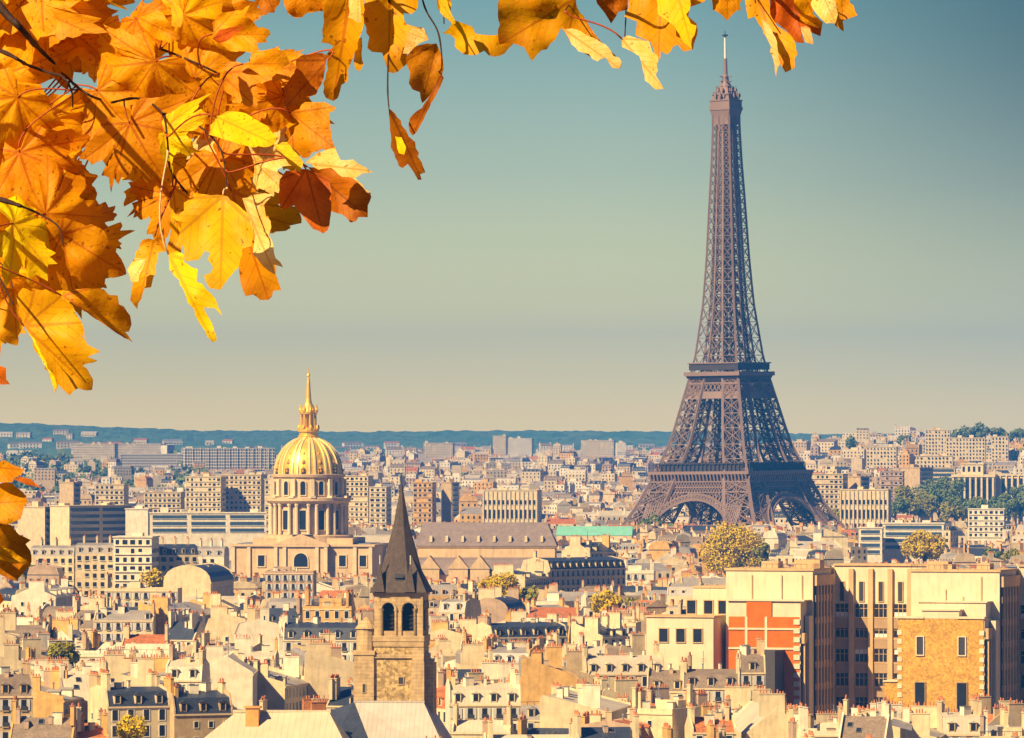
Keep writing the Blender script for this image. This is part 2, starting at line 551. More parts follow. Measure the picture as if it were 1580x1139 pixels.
ring(m, 37.4, 120.5, 121.2, 5)
for k in range(4):
    T = Matrix.Rotation(k * math.pi / 2, 3, 'Z')
    for i in range(12):
        x = -18.6 + i * 3.1; x2 = x + 3.1
        m.strut(T @ Vector((x, -19.4, 103.5)), T @ Vector((x2, -18.2, 108.8)), 0.6)
        m.strut(T @ Vector((x2, -19.4, 103.5)), T @ Vector((x, -18.2, 108.8)), 0.6)
    m.strut(T @ Vector((-19, -18.4, 108.6)), T @ Vector((19, -18.4, 108.6)), 0.8)
m.build('second_platform', IRON, TWR)
m = MB(); ring(m, 34.5, 108.8, 113.0, 1.0, 39.0); ring(m, 36.0, 116.6, 120.5, 3); m.build('frieze', IRON_SHADE, TWR)
# top
m = MB()
ring(m, 11.9, 268, 272.0, 1.0, 11.9)
ring(m, 12.0, 272, 277.0, 1.0, 14.4)
ring(m, 15.0, 277, 279.0, 7)
ring(m, 14.2, 279.0, 282.6, 1.0)
ring(m, 15.0, 282.6, 283.4, 7)
ring(m, 12.4, 283.4, 286.4, 6.1, 12.0)
ring(m, 13.4, 286.4, 287.0, 6.6)
ring(m, 9.6, 287.0, 291.0, 4.7, 7.6)
random.seed(5)
for i in range(44):
    a = random.uniform(0, 6.28); r = random.uniform(5.6, 8.6); z = random.choice([283.4, 283.4, 287])
    if z == 287: r *= 0.75
    x, y = r * math.cos(a), r * math.sin(a)
    m.strut((x, y, z), (x, y, z + random.uniform(2.0, 5)), random.uniform(0.4, 0.9))
    if i % 2: m.box(x-0.7, x+0.7, y-0.7, y+0.7, z+1.5, z+3.2, 0, True)
m.build('top_platform', IRON, TWR)
m = MB(); m.lathe([(3.8, 290), (3.6, 292), (2.6, 294), (2.0, 295), (2.0, 298), (1.3, 299), (1.1, 309)], 12)
for z in (291.5, 294.5, 297.5):
    for k in range(6):
        a = k * 1.05 + z; m.strut((2*math.cos(a), 2*math.sin(a), z), (4.2*math.cos(a), 4.2*math.sin(a), z + 0.4), 0.6)
m.build('cupola', IRON, TWR)
m = MB(); m.lathe([(0.75, 309), (0.7, 316), (0.55, 322.4)], 10)
m.build('antenna_mast', mat('white_mast', (0.8, 0.74, 0.66), 0.6, 0.1), TWR)
m = MB(); m.lathe([(0.5, 322.4), (1.9, 323), (1.9, 323.6), (0.3, 324), (0.15, 326.5)], 10)
m.build('antenna_tip', DARK, TWR)
m = MB()
for sx in (-1, 1):
    for sy in (-1, 1):
        m.box(sx*50 - 15, sx*50 + 15, sy*50 - 15, sy*50 + 15, -0.5, 3)
m.build('masonry_footing', STONE, TWR)

# ------------------------------------------------------------------ golden dome church
GOLD = mat('gilded_lead', (0.98, 0.62, 0.07), 0.42, 0.12, 0.5, metal=0.55, spec=0.6)
GOLD_D = mat('dull_gilding', (0.80, 0.40, 0.05), 0.6, 0.25, 0.8, metal=0.4)
DOM = empty('golden_dome_church', (-99.8, 3080, 0), R(-7))
tag(DOM, 'stone church crowned by a ribbed golden dome, lantern and needle spire', 'church')
def arch_window(w, h, arched=True, frame=0.25, th=0.25, glass=None, fr=None):
    """window mesh: standing frame, set-in dark pane; origin bottom centre on the wall plane, facing -Y"""
    m = MB()
    n = 8
    outl = [(-w/2, 0), (w/2, 0)]
    if arched:
        outl += [(w/2*math.cos(a), h - w/2 + w/2*math.sin(a)) for a in [math.pi*i/n for i in range(n+1)]]
    else:
        outl += [(w/2, h), (-w/2, h)]
    m.extry(outl, -0.04, 0.0, 1)
    def grow(p):
        x, z = p
        return (x + (frame if x > 0 else -frame), z + (frame if z > h*0.6 else -frame))
    o2 = [grow(p) for p in outl]
    k = len(outl)
    for i in range(k):
        j = (i+1) % k
        a, b_, c, d = outl[i], outl[j], o2[j], o2[i]
        m.face([(a[0], -th, a[1]), (b_[0], -th, b_[1]), (c[0], -th, c[1]), (d[0], -th, d[1])], 0)
        m.face([(a[0], 0, a[1]), (b_[0], 0, b_[1]), (b_[0], -th, b_[1]), (a[0], -th, a[1])], 0)
        m.face([(d[0], -th, d[1]), (c[0], -th, c[1]), (c[0], 0, c[1]), (d[0], 0, d[1])], 0)
    return m.mesh('window', [fr or FRAME, glass or GLASS])
ST_W = lambda w, h, a=True, f=0.35: arch_window(w, h, a, f, 0.4, GLASS, STONE_P)
# body
m = MB()
m.box(-34, 34, 0, 45, 0, 23.4)
m.box(-35, 35, -1.0, 46, 23.6, 24.6, 0, True)
m.box(-12.5, 12.5, -3.2, 0, 0, 23.4)
m.box(-24, 24, 2, 44, 24.6, 27.5)
m.extry([(-13.5, 24.6), (13.5, 24.6), (0, 29.6)], -4.0, 1.8)
m.box(-13.4, 13.4, -4.1, 0, 23.5, 24.55, 0, True)
m.build('wall', STONE, DOM)
for x in (-33, -25.5, -12, -7.8, 7.8, 12, 25.5, 33):
    y = -3.2 if abs(x) < 13 else 0
    m = MB(); m.box(x-0.8, x+0.8, y-0.9, y, 0, 23.3)
    m.build('pilaster', STONE_P, DOM)
w1 = ST_W(6.6, 6.5, True, 0.5); w2 = ST_W(3.2, 5.2, False, 0.5)
inst('window', w1, DOM, (0, -3.25, 14.0))
for x in (-19.5, 19.5, 29.3): inst('window', w2, DOM, (x, -0.05, 14.2))
# drums
m = MB()
yc = 20
m.lathe([(21.5, 24), (21.5, 28.7), (20.4, 28.9), (19.0, 29.0), (17.0, 29.2), (17.0, 43.8), (19.2, 44), (20.3, 45.2), (20.3, 46.6), (17.6, 46.8),
         (16.6, 47.0), (16.6, 56.2), (17.6, 56.6), (17.9, 57.8), (16.4, 58.0)], 48, 0, (0, yc))
drum = m.build('drum', STONE, DOM)
m = MB()
for i in range(24):
    base = 2*math.pi*(i//2)/12 + (0.105 if i % 2 else -0.105) + R(90) + R(15)
    x, y = 18.3*math.cos(base), yc + 18.3*math.sin(base)
    m.lathe([(0.85, 29.2), (0.75, 42.8), (1.05, 43.0), (1.05, 43.9)], 8, 0, (x, y))
for i in range(12):
    a = 2*math.pi*i/12 + R(15) + R(90)
    m.T = Matrix.Translation((0, yc, 0)) @ Matrix.Rotation(a, 4, 'Z')
    m.box(16.2, 18.2, -0.9, 0.9, 47, 55.6)
    m.box(16.0, 20.6, -1.3, 1.3, 46.6, 47.6)
    m.T = None
m.build('column', STONE_P, drum)
wl = ST_W(3.0, 9.2, False, 0.4); wu = ST_W(2.5, 6.6, True, 0.4)
for i in range(12):
    a = 2*math.pi*i/12 + R(90)
    if math.sin(a) > 0.3: continue
    for me, r, z in ((wl, 17.1, 31.5), (wu, 16.7, 48.0)):
        inst('window', me, drum, (r*math.cos(a), yc + r*math.sin(a), z), a + R(90))
# dome
prof = [(16.0, 58.0)]
for i in range(1, 15):
    t = i / 14 * R(82)
    prof.append((16.0 * math.cos(t)**0.92 if i < 15 else 2.6, 58.0 + 17.6 * math.sin(t)))
prof = [p for p in prof if p[0] > 3.6] + [(3.6, 75.6)]
m = MB(); m.lathe(prof, 48, 0, (0, yc))
dome = m.build('dome', GOLD, DOM, smooth=True)
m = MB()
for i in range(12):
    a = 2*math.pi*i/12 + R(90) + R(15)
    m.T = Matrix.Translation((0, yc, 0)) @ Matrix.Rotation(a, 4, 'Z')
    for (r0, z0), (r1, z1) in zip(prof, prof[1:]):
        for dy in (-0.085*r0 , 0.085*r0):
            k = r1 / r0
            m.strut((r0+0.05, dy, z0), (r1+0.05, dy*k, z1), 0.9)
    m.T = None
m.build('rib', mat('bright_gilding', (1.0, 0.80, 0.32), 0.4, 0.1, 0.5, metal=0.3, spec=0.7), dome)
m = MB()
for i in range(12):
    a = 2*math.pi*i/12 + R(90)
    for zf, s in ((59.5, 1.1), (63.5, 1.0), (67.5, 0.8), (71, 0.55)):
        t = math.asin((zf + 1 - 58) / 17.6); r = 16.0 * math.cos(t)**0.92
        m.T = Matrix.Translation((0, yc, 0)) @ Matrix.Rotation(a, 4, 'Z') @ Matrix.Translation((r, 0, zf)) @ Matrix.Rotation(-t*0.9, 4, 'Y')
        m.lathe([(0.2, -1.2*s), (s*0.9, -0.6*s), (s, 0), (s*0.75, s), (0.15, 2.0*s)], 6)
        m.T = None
m.build('trophy_relief', mat('darker_gilding', (0.62, 0.30, 0.05), 0.6, 0.3, 0.8, metal=0.3), dome)  # reliefs in a darker gold than the dome
m = MB()
for i in range(12):
    a = 2*math.pi*i/12 + R(90)
    m.T = Matrix.Translation((0, yc, 0)) @ Matrix.Rotation(a, 4, 'Z')
    m.box(15.0, 16.6, -0.85, 0.85, 58, 60.6)
    m.T = None
m.build('dome_window', GLASS, dome)
# lantern
m = MB()
m.lathe([(4.6, 75.2), (5.0, 75.6), (5.0, 76.4), (4.4, 76.6), (4.4, 78.0), (5.2, 78.3), (5.2, 79.3), (4.0, 79.5), (4.0, 80.0), (1.9, 80.2), (1.9, 86.4), (4.2, 86.6), (4.4, 87.6),
         (3.4, 88.0), (3.0, 89.6), (2.2, 90.8), (1.7, 92.0), (1.35, 94), (0.85, 101), (0.4, 104.5), (0.9, 105.1), (0.7, 105.8), (0.15, 106.2), (0.12, 109)], 16, 0, (0, yc))
lan = m.build('lantern', GOLD, DOM)
m = MB()
for i in range(8):
    a = 2*math.pi*i/8 + R(22.5)
    x, y = 3.5*math.cos(a), yc + 3.5*math.sin(a)
    m.lathe([(0.55, 80), (0.5, 86.6)], 8, 0, (x, y))
    x, y = 4.2*math.cos(a), yc + 4.2*math.sin(a)
    m.lathe([(0.5, 87.5), (0.6, 88.6), (0.35, 89.6), (0.3, 91)], 6, 0, (x, y))
    m.lathe([(0.5, 79.3), (0.6, 80.2), (0.3, 81.4)], 6, 0, (4.9*math.cos(a), yc + 4.9*math.sin(a)))
m.build('column', GOLD, lan)
m = MB(); m.strut((-0.8, yc, 107.5), (0.8, yc, 107.5), 0.3); m.build('cross', GOLD, lan)
m = MB()
for sx in (-1, 1):
    m.box(sx*28-4, sx*28+4, 6, 38, 24.6, 25.0)
m.box(-5, 5, -2.5, 2, 29.2, 29.4)
m.build('roof', LEAD, DOM)

# ------------------------------------------------------------------ church with slate spire
SPS = mat('spire_slate', (0.11, 0.08, 0.068), 0.75, 0.35, 1.2, brick=('n', 5.0, 0.3), streak=0.15)
RUB = mat('rubble_stone', (0.72, 0.50, 0.22), 0.95, 0.35, 0.8, brick=('rubble', 1.8, 0.6))
ASH = mat('ashlar', (0.62, 0.44, 0.23), 0.9, 0.25, 0.5, streak=0.25, courses=(0.7, 0.28))
CH = empty('spire_church', tuple(W(619.5, 670, 1250)[:2]) + (0,), R(-6))
tag(CH, 'old church with pointed slate spire over a stone belfry with twin arched openings', 'church')
h = 4.7
m = MB()
m.box(-h, h, -h, h, 0, 37.2)
tw = m.build('tower_wall', RUB, CH)
m = MB()
m.box(-h-0.3, h+0.3, -h-0.3, h+0.3, 37.2, 38.3, 0, True)
# belfry: corner piers, central pier, arches
zb, zt = 38.3, 46.0
for sx in (-1, 1):
    for sy in (-1, 1):
        m.box(sx*(h-0.65)-0.65, sx*(h-0.65)+0.65, sy*(h-0.65)-0.65, sy*(h-0.65)+0.65, zb, zt)
        for dx, dy in ((0.0, -0.9), (0.9, 0)):
            m.lathe([(0.28, zb), (0.28, zt-3.0), (0.42, zt-2.9), (0.42, zt-2.5)], 8, 0, (sx*(h-1.5), sy*(h+0.02)))
for k in range(4):
    m.T = Matrix.Rotation(k*math.pi/2, 4, 'Z')
    m.box(-0.55, 0.55, -h, -h+1.0, zb, zt)
    for ex in (-1, 1):
        m.lathe([(0.24, zb), (0.24, zt-3.0), (0.38, zt-2.9), (0.38, zt-2.6)], 8, 0, (ex*0.5, -h-0.05))
    m.box(-h+1.3, h-1.3, -h+0.02, -h+0.9, zb, zb+0.9)
    for c in (-1.95, 1.95):            # arched heads
        r = 1.15; n = 10; zc = zt-2.6
        P = [(c+r*math.cos(math.pi*i/n), zc+r*math.sin(math.pi*i/n)) for i in range(n+1)]
        for i in range(n):
            (x0, z0), (x1, z1) = P[i], P[i+1]
            m.extry([(x1, z1), (x0, z0), (x0, zt), (x1, zt)], -h, -h+1.0)
        m.box(c-1.55, c-r, -h, -h+1.0, zc-0.2, zt); m.box(c+r, c+1.55, -h, -h+1.0, zc-0.2, zt)
        for r2 in (1.45,):
            Q = [(c+r2*math.cos(math.pi*i/n), -h-0.12, zc+r2*math.sin(math.pi*i/n)) for i in range(n+1)]
            for a_, b_ in zip(Q, Q[1:]): m.strut(a_, b_, 0.3)
    m.T = None
m.box(-h-0.25, h+0.25, -h-0.25, h+0.25, zt, zt+0.5, 0, True)
bel = m.build('belfry', ASH, CH)
m = MB(); m.box(-h+1.5, h-1.5, -h+1.5, h-1.5, 38.3, 45.9)
for k in range(4):
    m.T = Matrix.Rotation(k*math.pi/2, 4, 'Z')
    for j in range(9):
        m.box(-h+1.35, h-1.35, -h+1.25, -h+1.5, 38.8+j*0.8, 39.1+j*0.8)
    m.T = None
m.build('louvre', mat('black_louvre', (0.02, 0.018, 0.02), 0.8, 0.1), bel)
# spire: square foot turning into octagon
m = MB()
e = h + 0.75; z0 = 46.5; apex = (0, 0, 69.0)
m.box(-e, e, -e, e, z0, z0+0.18, 0, True)
ro = 4.1
O = [(ro*math.cos(R(22.5+45*i)), ro*math.sin(R(22.5+45*i)), z0+4.3) for i in range(8)]
Fo = [(e*1.0*math.cos(R(22.5+45*i))/math.cos(R(22.5)), e*math.sin(R(22.5+45*i))/math.cos(R(22.5)), z0+0.2) for i in range(8)]
ap = 0.14
A8 = [(ap*math.cos(R(22.5+45*i)), ap*math.sin(R(22.5+45*i)), 67.4) for i in range(8)]
M8 = [(ro*0.41*math.cos(R(22.5+45*i)), ro*0.41*math.sin(R(22.5+45*i)), z0+12.6) for i in range(8)]
for i in range(8):
    j = (i+1) % 8
    m.face([Fo[i], Fo[j], O[j], O[i]]); m.face([O[i], O[j], M8[j], M8[i]]); m.face([M8[i], M8[j], A8[j], A8[i]])
for i in range(4):    # corner broaches
    sx, sy = [(1, 1), (-1, 1), (-1, -1), (1, -1)][i]
    c = (sx*e, sy*e, z0+0.2); tp = (sx*2.15, sy*2.15, z0+7.2)
    a = (sx*e*0.25, sy*e, z0+0.2); b_ = (sx*e, sy*e*0.25, z0+0.2)
    m.face([a, c, tp]); m.face([c, b_, tp]); m.face([b_, a, tp])
sp_o = m.build('spire', SPS, CH)
m = MB(); m.lathe([(0.16, 67.3), (0.1, 69.6)], 6); m.strut((-0.45, 0, 69.1), (0.45, 0, 69.1), 0.12); m.build('finial', DARK, sp_o)
for x, y in ((-3.6, -4.8), (2.3, -4.9)):    # pinnacle roofs of dormers at foot
    m = MB(); m.T = Matrix.Translation((x, y, z0+0.2))
    m.lathe([(1.45, 0), (0.06, 5.4)], 4, a0=R(45)); m.T = None
    q = m.build('pinnacle', SPS, sp_o)
    m = MB(); m.strut((x, y, z0+5.5), (x, y, z0+7.2), 0.14); m.build('pinnacle_rod', mat('pale_lead', (0.75, 0.72, 0.66), 0.5, 0.1), q)
m = MB(); m.box(-0.6, 0.8, -4.6, -3.4, z0+0.6, z0+2.9, 0, True); m.prism([(-4.9, z0+2.9), (-3.8, z0+3.9), (-3.0, z0+2.9)], -0.8, 1.0)
m.build('spire_dormer', DARK, sp_o)
# lower tower
m = MB(); m.box(-h-0.4, h+0.4, -h-0.4, h+0.4, 34.0, 34.7, 0, True); m.box(-h-0.2, h+0.2, -h-0.2, h+0.2, 36.2, 37.2, 0, True)
m.build('string_course', ASH, CH)
m = MB(); m.box(2.6, 5.1, -h-1.3, -h+1, 0, 33.2); m.box(2.8, 5.0, -h-1.0, -h+1, 33.2, 36.0)
m.extry([(2.6, 33.2), (5.1, 33.2), (5.0, 34.0), (2.8, 34.0)], -h-1.3, -h)
m.box(4.7, 6.6, -3.6, -1.2, 0, 33.0); m.box(4.7, 6.4, 1.2, 3.6, 0, 33.0)
m.face([(4.7, -3.6, 35.6), (6.6, -3.6, 33.0), (6.6, -1.2, 33.0), (4.7, -1.2, 35.6)]); m.face([(4.7, -3.6, 35.6), (4.7, -3.6, 33.0), (6.6, -3.6, 33.0)]); m.face([(4.7, -1.2, 35.6), (6.6, -1.2, 33.0), (4.7, -1.2, 33.0)])
m.build('buttress', ASH, CH)
m = MB(); m.box(-8.6, -4.7, -h-0.6, -1, 0, 34.6)
m.box(-8.8, -4.5, -h-0.8, -0.8, 34.6, 35.4, 0, True)
m.build('stair_turret', ASH, CH)
m = MB(); m.T = Matrix.Translation((-6.4, -3.2, 35.4)); m.lathe([(1.95, 0), (1.95, 4.2)], 14); m.T = None
m.build('turret_drum', ASH, CH)
m = MB(); m.T = Matrix.Translation((-6.4, -3.2, 39.6)); m.lathe([(2.25, 0), (1.0, 1.5), (0.1, 2.2)], 14); m.T = None
m.build('turret_roof', ASH, CH)
sw = arch_window(0.9, 1.3, False, 0.12, 0.15, DARK, ASH)
inst('window', sw, CH, (0.5, -h-0.04, 29.0)); inst('window', arch_window(0.5, 1.6, False, 0.1, 0.1, DARK, ASH), CH, (-6.6, -h-0.64, 27.4))
# nave and apse roofs that fill the bottom of the view
NR = mat('nave_roof_lead', (0.50, 0.45, 0.40), 0.6, 0.2, 0.3, seams=0.3, seamw=0.9)
AR = mat('apse_roof_lead', (0.58, 0.50, 0.36), 0.6, 0.15, 0.3, seams=0.3, seamw=1.2)
m = MB()
m.face([(-8.4, -6.0, 25.6), (5.0, -6.0, 25.6), (11.4, -14, 14), (-2.4, -16, 14)])
m.face([(5.0, -6.0, 25.6), (5.0, 2, 25.6), (12.5, 2, 14), (11.4, -14, 14)])
m.box(-8.5, 5.2, -6.15, -5.9, 25.5, 25.85, 0, True)
m.build('nave_roof', NR, CH)
m = MB()
m.face([(-8.4, -6.0, 25.6), (-2.4, -16, 14), (-12.0, -16, 17), (-15.5, -8.0, 23.0)])
m.build('transept_roof', ROOFS['dark slate'], CH)
m = MB()
m.face([(-12, -16, 24.2), (-30, -16, 23.8), (-41, -30, 14), (-4.5, -30, 14)][::-1])
m.face([(-12, -16, 24.2), (-4.5, -30, 14), (-4.5, -12, 14)])
m.face([(-30, -16, 23.8), (-41, -8, 14), (-41, -30, 14)])
m.box(-30.4, -11.6, -16.2, -15.8, 23.9, 24.4, 0, True)
m.build('apse_roof', AR, CH)
m = MB()
m.box(-9, 6, -14, 40, 0, 14); m.box(-40, -5, -29.5, 10, 0, 13.9)
m.box(-1.5, 7.5, -22, -17, 8, 18.0)
m.build('nave_wall', ASH, CH)
m = MB(); m.box(-27.5, -25, -19.5, -17.2, 20, 24.9); m.box(-27.8, -24.7, -19.8, -16.9, 24.9, 25.2, 0, True); m.build('chimney', mat('orange_render', (0.75, 0.36, 0.10), 0.9, 0.3, 0.8), CH)
m = MB(); m.box(-2.0, 8.0, -22.4, -16.6, 18.02, 18.4, 0, True); m.build('chapel_roof', NR, CH)

# ------------------------------------------------------------------ big 1930s building on the right
BK = mat('orange_brickwork', (0.80, 0.17, 0.0), 0.9, 0.25, 0.5, brick=('n', 6.0, 0.25))
OB = mat('ochre_brickwork', (0.80, 0.43, 0.08), 0.9, 0.25, 0.4, brick=('rubble', 2.4, 0.45))
CR = mat('cream_render', (0.73, 0.61, 0.42), 0.9, 0.14, 0.3, streak=0.13)
CRB = mat('stone_fin', (0.62, 0.42, 0.22), 0.9, 0.2, 0.3, streak=0.15)
SPN = mat('brown_spandrel', (0.40, 0.27, 0.16), 0.9, 0.2, 0.5)
ED = empty('large_courtyard_block', tuple(W(1120, 670, 1475)[:2]) + (0,), R(-18))
tag(ED, 'large cream and brick institutional block with projecting wings and tall stone fins', 'office building')
K = 0.1475 / math.cos(R(18)) * 1.0
def lx(px, y=0.0):          # local x from photo column, for a face at local depth y
    return (px - 1120) * 0.1475 / math.cos(R(18)) - y * math.tan(R(18)) * 0.82
def lz(py): return CZ - (py - HY) * 0.1475
m = MB()
T_ = lz(880)
xa, xb = lx(1120), lx(1252)
m.box(xa, xb, 0, 17, 0, T_)
xc, xd = lx(1400), lx(1532)
m.box(xc, xd, 0, 17, 0, T_)
m.box(lx(1062), xa, 4, 17, 0, lz(908)); m.box(lx(1010), lx(1112), -6, 3.9, 0, lz(952))
m.build('wall', CR, ED)
m = MB()
for x0, x1 in ((xa, xb), (xc, xd)):
    m.box(x0-0.3, x1+0.3, -0.3, 17.2, T_, T_+0.5, 0, True)
m.box(lx(1062)-0.2, xa-0.3, 3.8, 17.2, lz(908), lz(908)+0.4, 0, True)
m.box(lx(1010)-0.3, lx(1112)+0.3, -6.3, 4.1, lz(952), lz(952)+0.4, 0, True)
m.box(xb+0.3, xc-0.3, 16.6, 26, T_+0.9, T_+1.3, 0, True)
m.box(xd+0.3, xd+30, 16.6, 26, T_+0.9, T_+1.3, 0, True)
m.build('cornice', CRB, ED)
# side fins of each wing
def sidefins(x, y0, y1, z0, z1, n):
    q = MB()
    for i in range(n):
        y = y0 + (y1 - y0) * (i + 0.5) / n
        q.box(x+0.02, x+0.75, y-0.38, y+0.38, z0, z1)
    q.box(x+0.02, x+0.8, y0, y1, z1, z1+2.4)
    return q
for x in (xb, xd):
    sidefins(x, 0.6, 16.8, 3, T_-3.4, 6).build('fin', CRB, ED)
    q = MB(); q.box(x+0.01, x+0.3, 0.7, 16.7, 2, T_-3.4)
    q.build('window', GLASS, ED)
    q = MB()
    for zz in range(4, int(T_-5), 5): q.box(x+0.28, x+0.5, 0.7, 16.7, zz, zz+1.5)
    q.build('spandrel', SPN, ED)
# court facades
def court(x0, x1, nb):
    yb = 17.0
    q = MB(); q.box(x0+0.02, x1-0.02, yb, 26, 0, T_+0.9); q.build('court_wall', CR, ED)
    bw = (x1 - x0) / nb
    q = MB()
    for i in range(nb+1): q.box(x0+i*bw-0.55, x0+i*bw+0.55, yb-0.8, yb, 0, T_+0.2)
    q.build('fin', CRB, ED)
    q = MB()
    for z0, z1 in ((35.2, 38.1), (30.6, 33.4), (25.0, 27.6), (19.5, 22.3), (14.0, 16.8), (9, 11)):
        q.box(x0+0.1, x1-0.1, yb-0.35, yb-0.02, z0-2.6, z0)
    q.build('spandrel', SPN, ED)
    hw_ = (bw-1.5)/2
    mq_ = MB(); mq_.box(-hw_, hw_, -0.04, 0, 0, 3.0, 0)
    for x_ in (-hw_, -hw_/3, hw_/3, hw_-0.12): mq_.box(x_, x_+0.12, -0.14, -0.04, 0, 3.0, 1)
    mq_.box(-hw_, hw_, -0.13, -0.04, 1.9, 2.0, 1); mq_.box(-hw_-0.1, hw_+0.1, -0.4, 0, -0.2, -0.01, 1, True)
    me = mq_.mesh('window', [GLASS, CRB])
    me2 = arch_window(1.0, 4.4, False, 0.15, 0.2, DARK, CRB)
    bl = MB(); bl.face([(-bw/2+0.8, -0.06, 0), (bw/2-0.8, -0.06, 0), (bw/2-0.8, -0.06, 1.1), (-bw/2+0.8, -0.06, 1.1)]); bl = bl.mesh('blind', FRAME)
    rr = random.Random(3)
    for i in range(nb):
        xm = x0 + (i+0.5)*bw
        inst('window', me2, ED, (xm, yb-0.05, T_-7.2))
        for z0 in (35.2, 30.3, 24.8, 19.3, 13.8, 8.3):
            o = inst('window', me, ED, (xm, yb-0.04, z0))
            if rr.random() < 0.25: inst('blind', bl, o, (0, 0, rr.choice([0, 1.9])))
court(xb, xc, 5)
court(xd, xd+30, 6)
# front blocks
m = MB()
x0, x1 = lx(1125, -6), lx(1232, -6)
zt1 = lz(950)
m.box(x0, x1, -6, -0.02, 0, zt1)
m.box(lx(1152, -6), lx(1190, -6), -6.02, -0.02, zt1, lz(927))
bw_ = m.build('brick_wall', BK, ED)
m = MB()
m.box(x0-0.2, lx(1152,-6)-0.1, -5.7, -0.02, zt1, lz(926)); m.box(lx(1190,-6)+0.1, x1+0.2, -5.7, -0.02, zt1, lz(926))
m.box(x0-0.3, x1+1.2, -6.2, -0.02, lz(926), lz(924), 0, True)
m.box(x1, x1+0.25, -5.9, -0.02, 2, zt1+0.2)
m.box(x0, x1-0.1, -6.25, -6.03, lz(970), lz(967)); m.box(x0, x1-0.1, -6.25, -6.03, lz(1000), lz(997))
for z0 in range(6, int(zt1), 2):
    m.box(x1-1.3, x1+0.12, -6.22, -6.0, z0, z0+1.2)
for px in (1152, 1182):
    m.box(lx(px,-6)-0.3, lx(px,-6)+0.3, -6.22, -6.03, lz(997), zt1)
m.build('quoin', CR, bw_)
q = sidefins(x1+0.3, -5.6, 0, 3, zt1-6, 3); q.build('fin', CRB, ED)
q = MB(); q.box(x1+0.26, x1+0.5, -5.5, -0.1, 2, zt1-6); q.build('window', GLASS, ED)
m = MB(); m.box(x1+0.5, xb-0.02, -3.0, -0.02, 0, zt1+0.2); m.build('link_wall', CR, ED)
m = MB(); m.box(x0+5.2, x1-3.5, -14, -6.1, 0, lz(1000)); m.build('rear_party_wall', mat('dark_wall', (0.08, 0.07, 0.075), 0.9, 0.2, 1.5), ED)  # plain wall in a near-black colour
m = MB()
x0, x1 = lx(1380, -8), lx(1507, -8)
m.box(x0, x1, -8, -0.02, 0, zt1)
m.box(x0-3.4, x0-0.02, -7, -0.02, 0, lz(1047))
ob = m.build('ochre_wall', OB, ED)
m = MB()
m.box(x0-0.3, x0+6, -8.3, -7, zt1, zt1+0.5, 0, True); m.box(x1-6, x1+0.3, -8.3, -7, zt1, zt1+0.5, 0, True)
m.box(x0+5.6, x1-5.6, -8.1, -2, zt1, lz(938)); m.box(x0+5.3, x1-5.3, -8.4, -1.8, lz(938), lz(936), 0, True)
m.box(x0+4, x1-0.2, -5, -0.02, lz(938)-2, lz(926)); m.box(x0+3.6, x1+0.2, -5.3, -0.02, lz(926), lz(924), 0, True)
m.box(x0-3.7, x0-0.3, -7.3, -0.02, lz(1047), lz(1045), 0, True)
m.build('cornice', CR, ob)
m = MB()
for z0 in range(6, int(zt1)-1, 2):
    m.box(x1-0.9, x1+0.15, -8.15, -7.9, z0, z0+1.1); m.box(x0-0.15, x0+0.9, -8.15, -7.9, z0, z0+1.1)
m.box(x1+0.01, x1+0.2, -7.8, -0.02, 2, zt1)
m.build('quoin', CR, ob)
for px_, z0_, z1_ in ((1452, 36.5, 42), (1478, 38, 40.5), (1505, 30, 45), (1160, 34, 45), (1205, 34, 45), (1236, 34, 45)):     # pipes on the blank walls
    m = MB(); m.box(lx(px_)-0.13, lx(px_)+0.13, -0.28, -0.01, z0_, z1_); m.build('service_pipe', CRB, ED)
for px_, w_ in ((1165, 4), (1215, 6), (1240, 2), (1415, 5), (1490, 3), (1440, 2)):
    m = MB(); m.box(lx(px_), lx(px_)+w_, 5, 9, T_+0.5, T_+1.2+w_*0.2); m.build('roof_plant', CRB, ED)
for x_ in (xa, xc):
    m = MB()
    for i in range(15): m.strut((x_+i*1.36, 0.2, T_+0.5), (x_+i*1.36, 0.2, T_+1.5), 0.08)
    m.strut((x_, 0.2, T_+1.5), (x_+19, 0.2, T_+1.5), 0.1)
    m.build('roof_rail', DARK, ED)
me1 = arch_window(1.5, 4.0, False, 0.25, 0.25, DARK, CR); me3 = arch_window(2.2, 6.6, False, 0.2, 0.25, GLASS, SPN)
for f in (0.26, 0.75):
    xm = x0 + (x1-x0)*f
    inst('window', me1, ob, (xm, -8.04, lz(1005))); inst('window', me3, ob, (xm, -8.04, lz(1092)))
q = sidefins(x1+0.25, -7.6, 0, 3, zt1-4.5, 4); q.build('fin', CRB, ED)
q = MB(); q.box(x1+0.21, x1+0.45, -7.5, -0.1, 2, zt1-4.5); q.build('window', GLASS, ED)
m = MB(); m.box(x1+0.5, xd-0.02, -3.5, -0.02, 0, zt1-0.5); m.build('link_wall', CR, ED)
me = arch_window(2.0, 3.0, False, 0.2, 0.2, GLASS, CRB)
for px in (1072, 1098, 1120): inst('window', me, ED, (lx(px-2, 4)-0.5, 3.96, lz(948)))
for px in (1026, 1052, 1078): inst('window', me, ED, (lx(px, -6), -6.04, lz(990)))

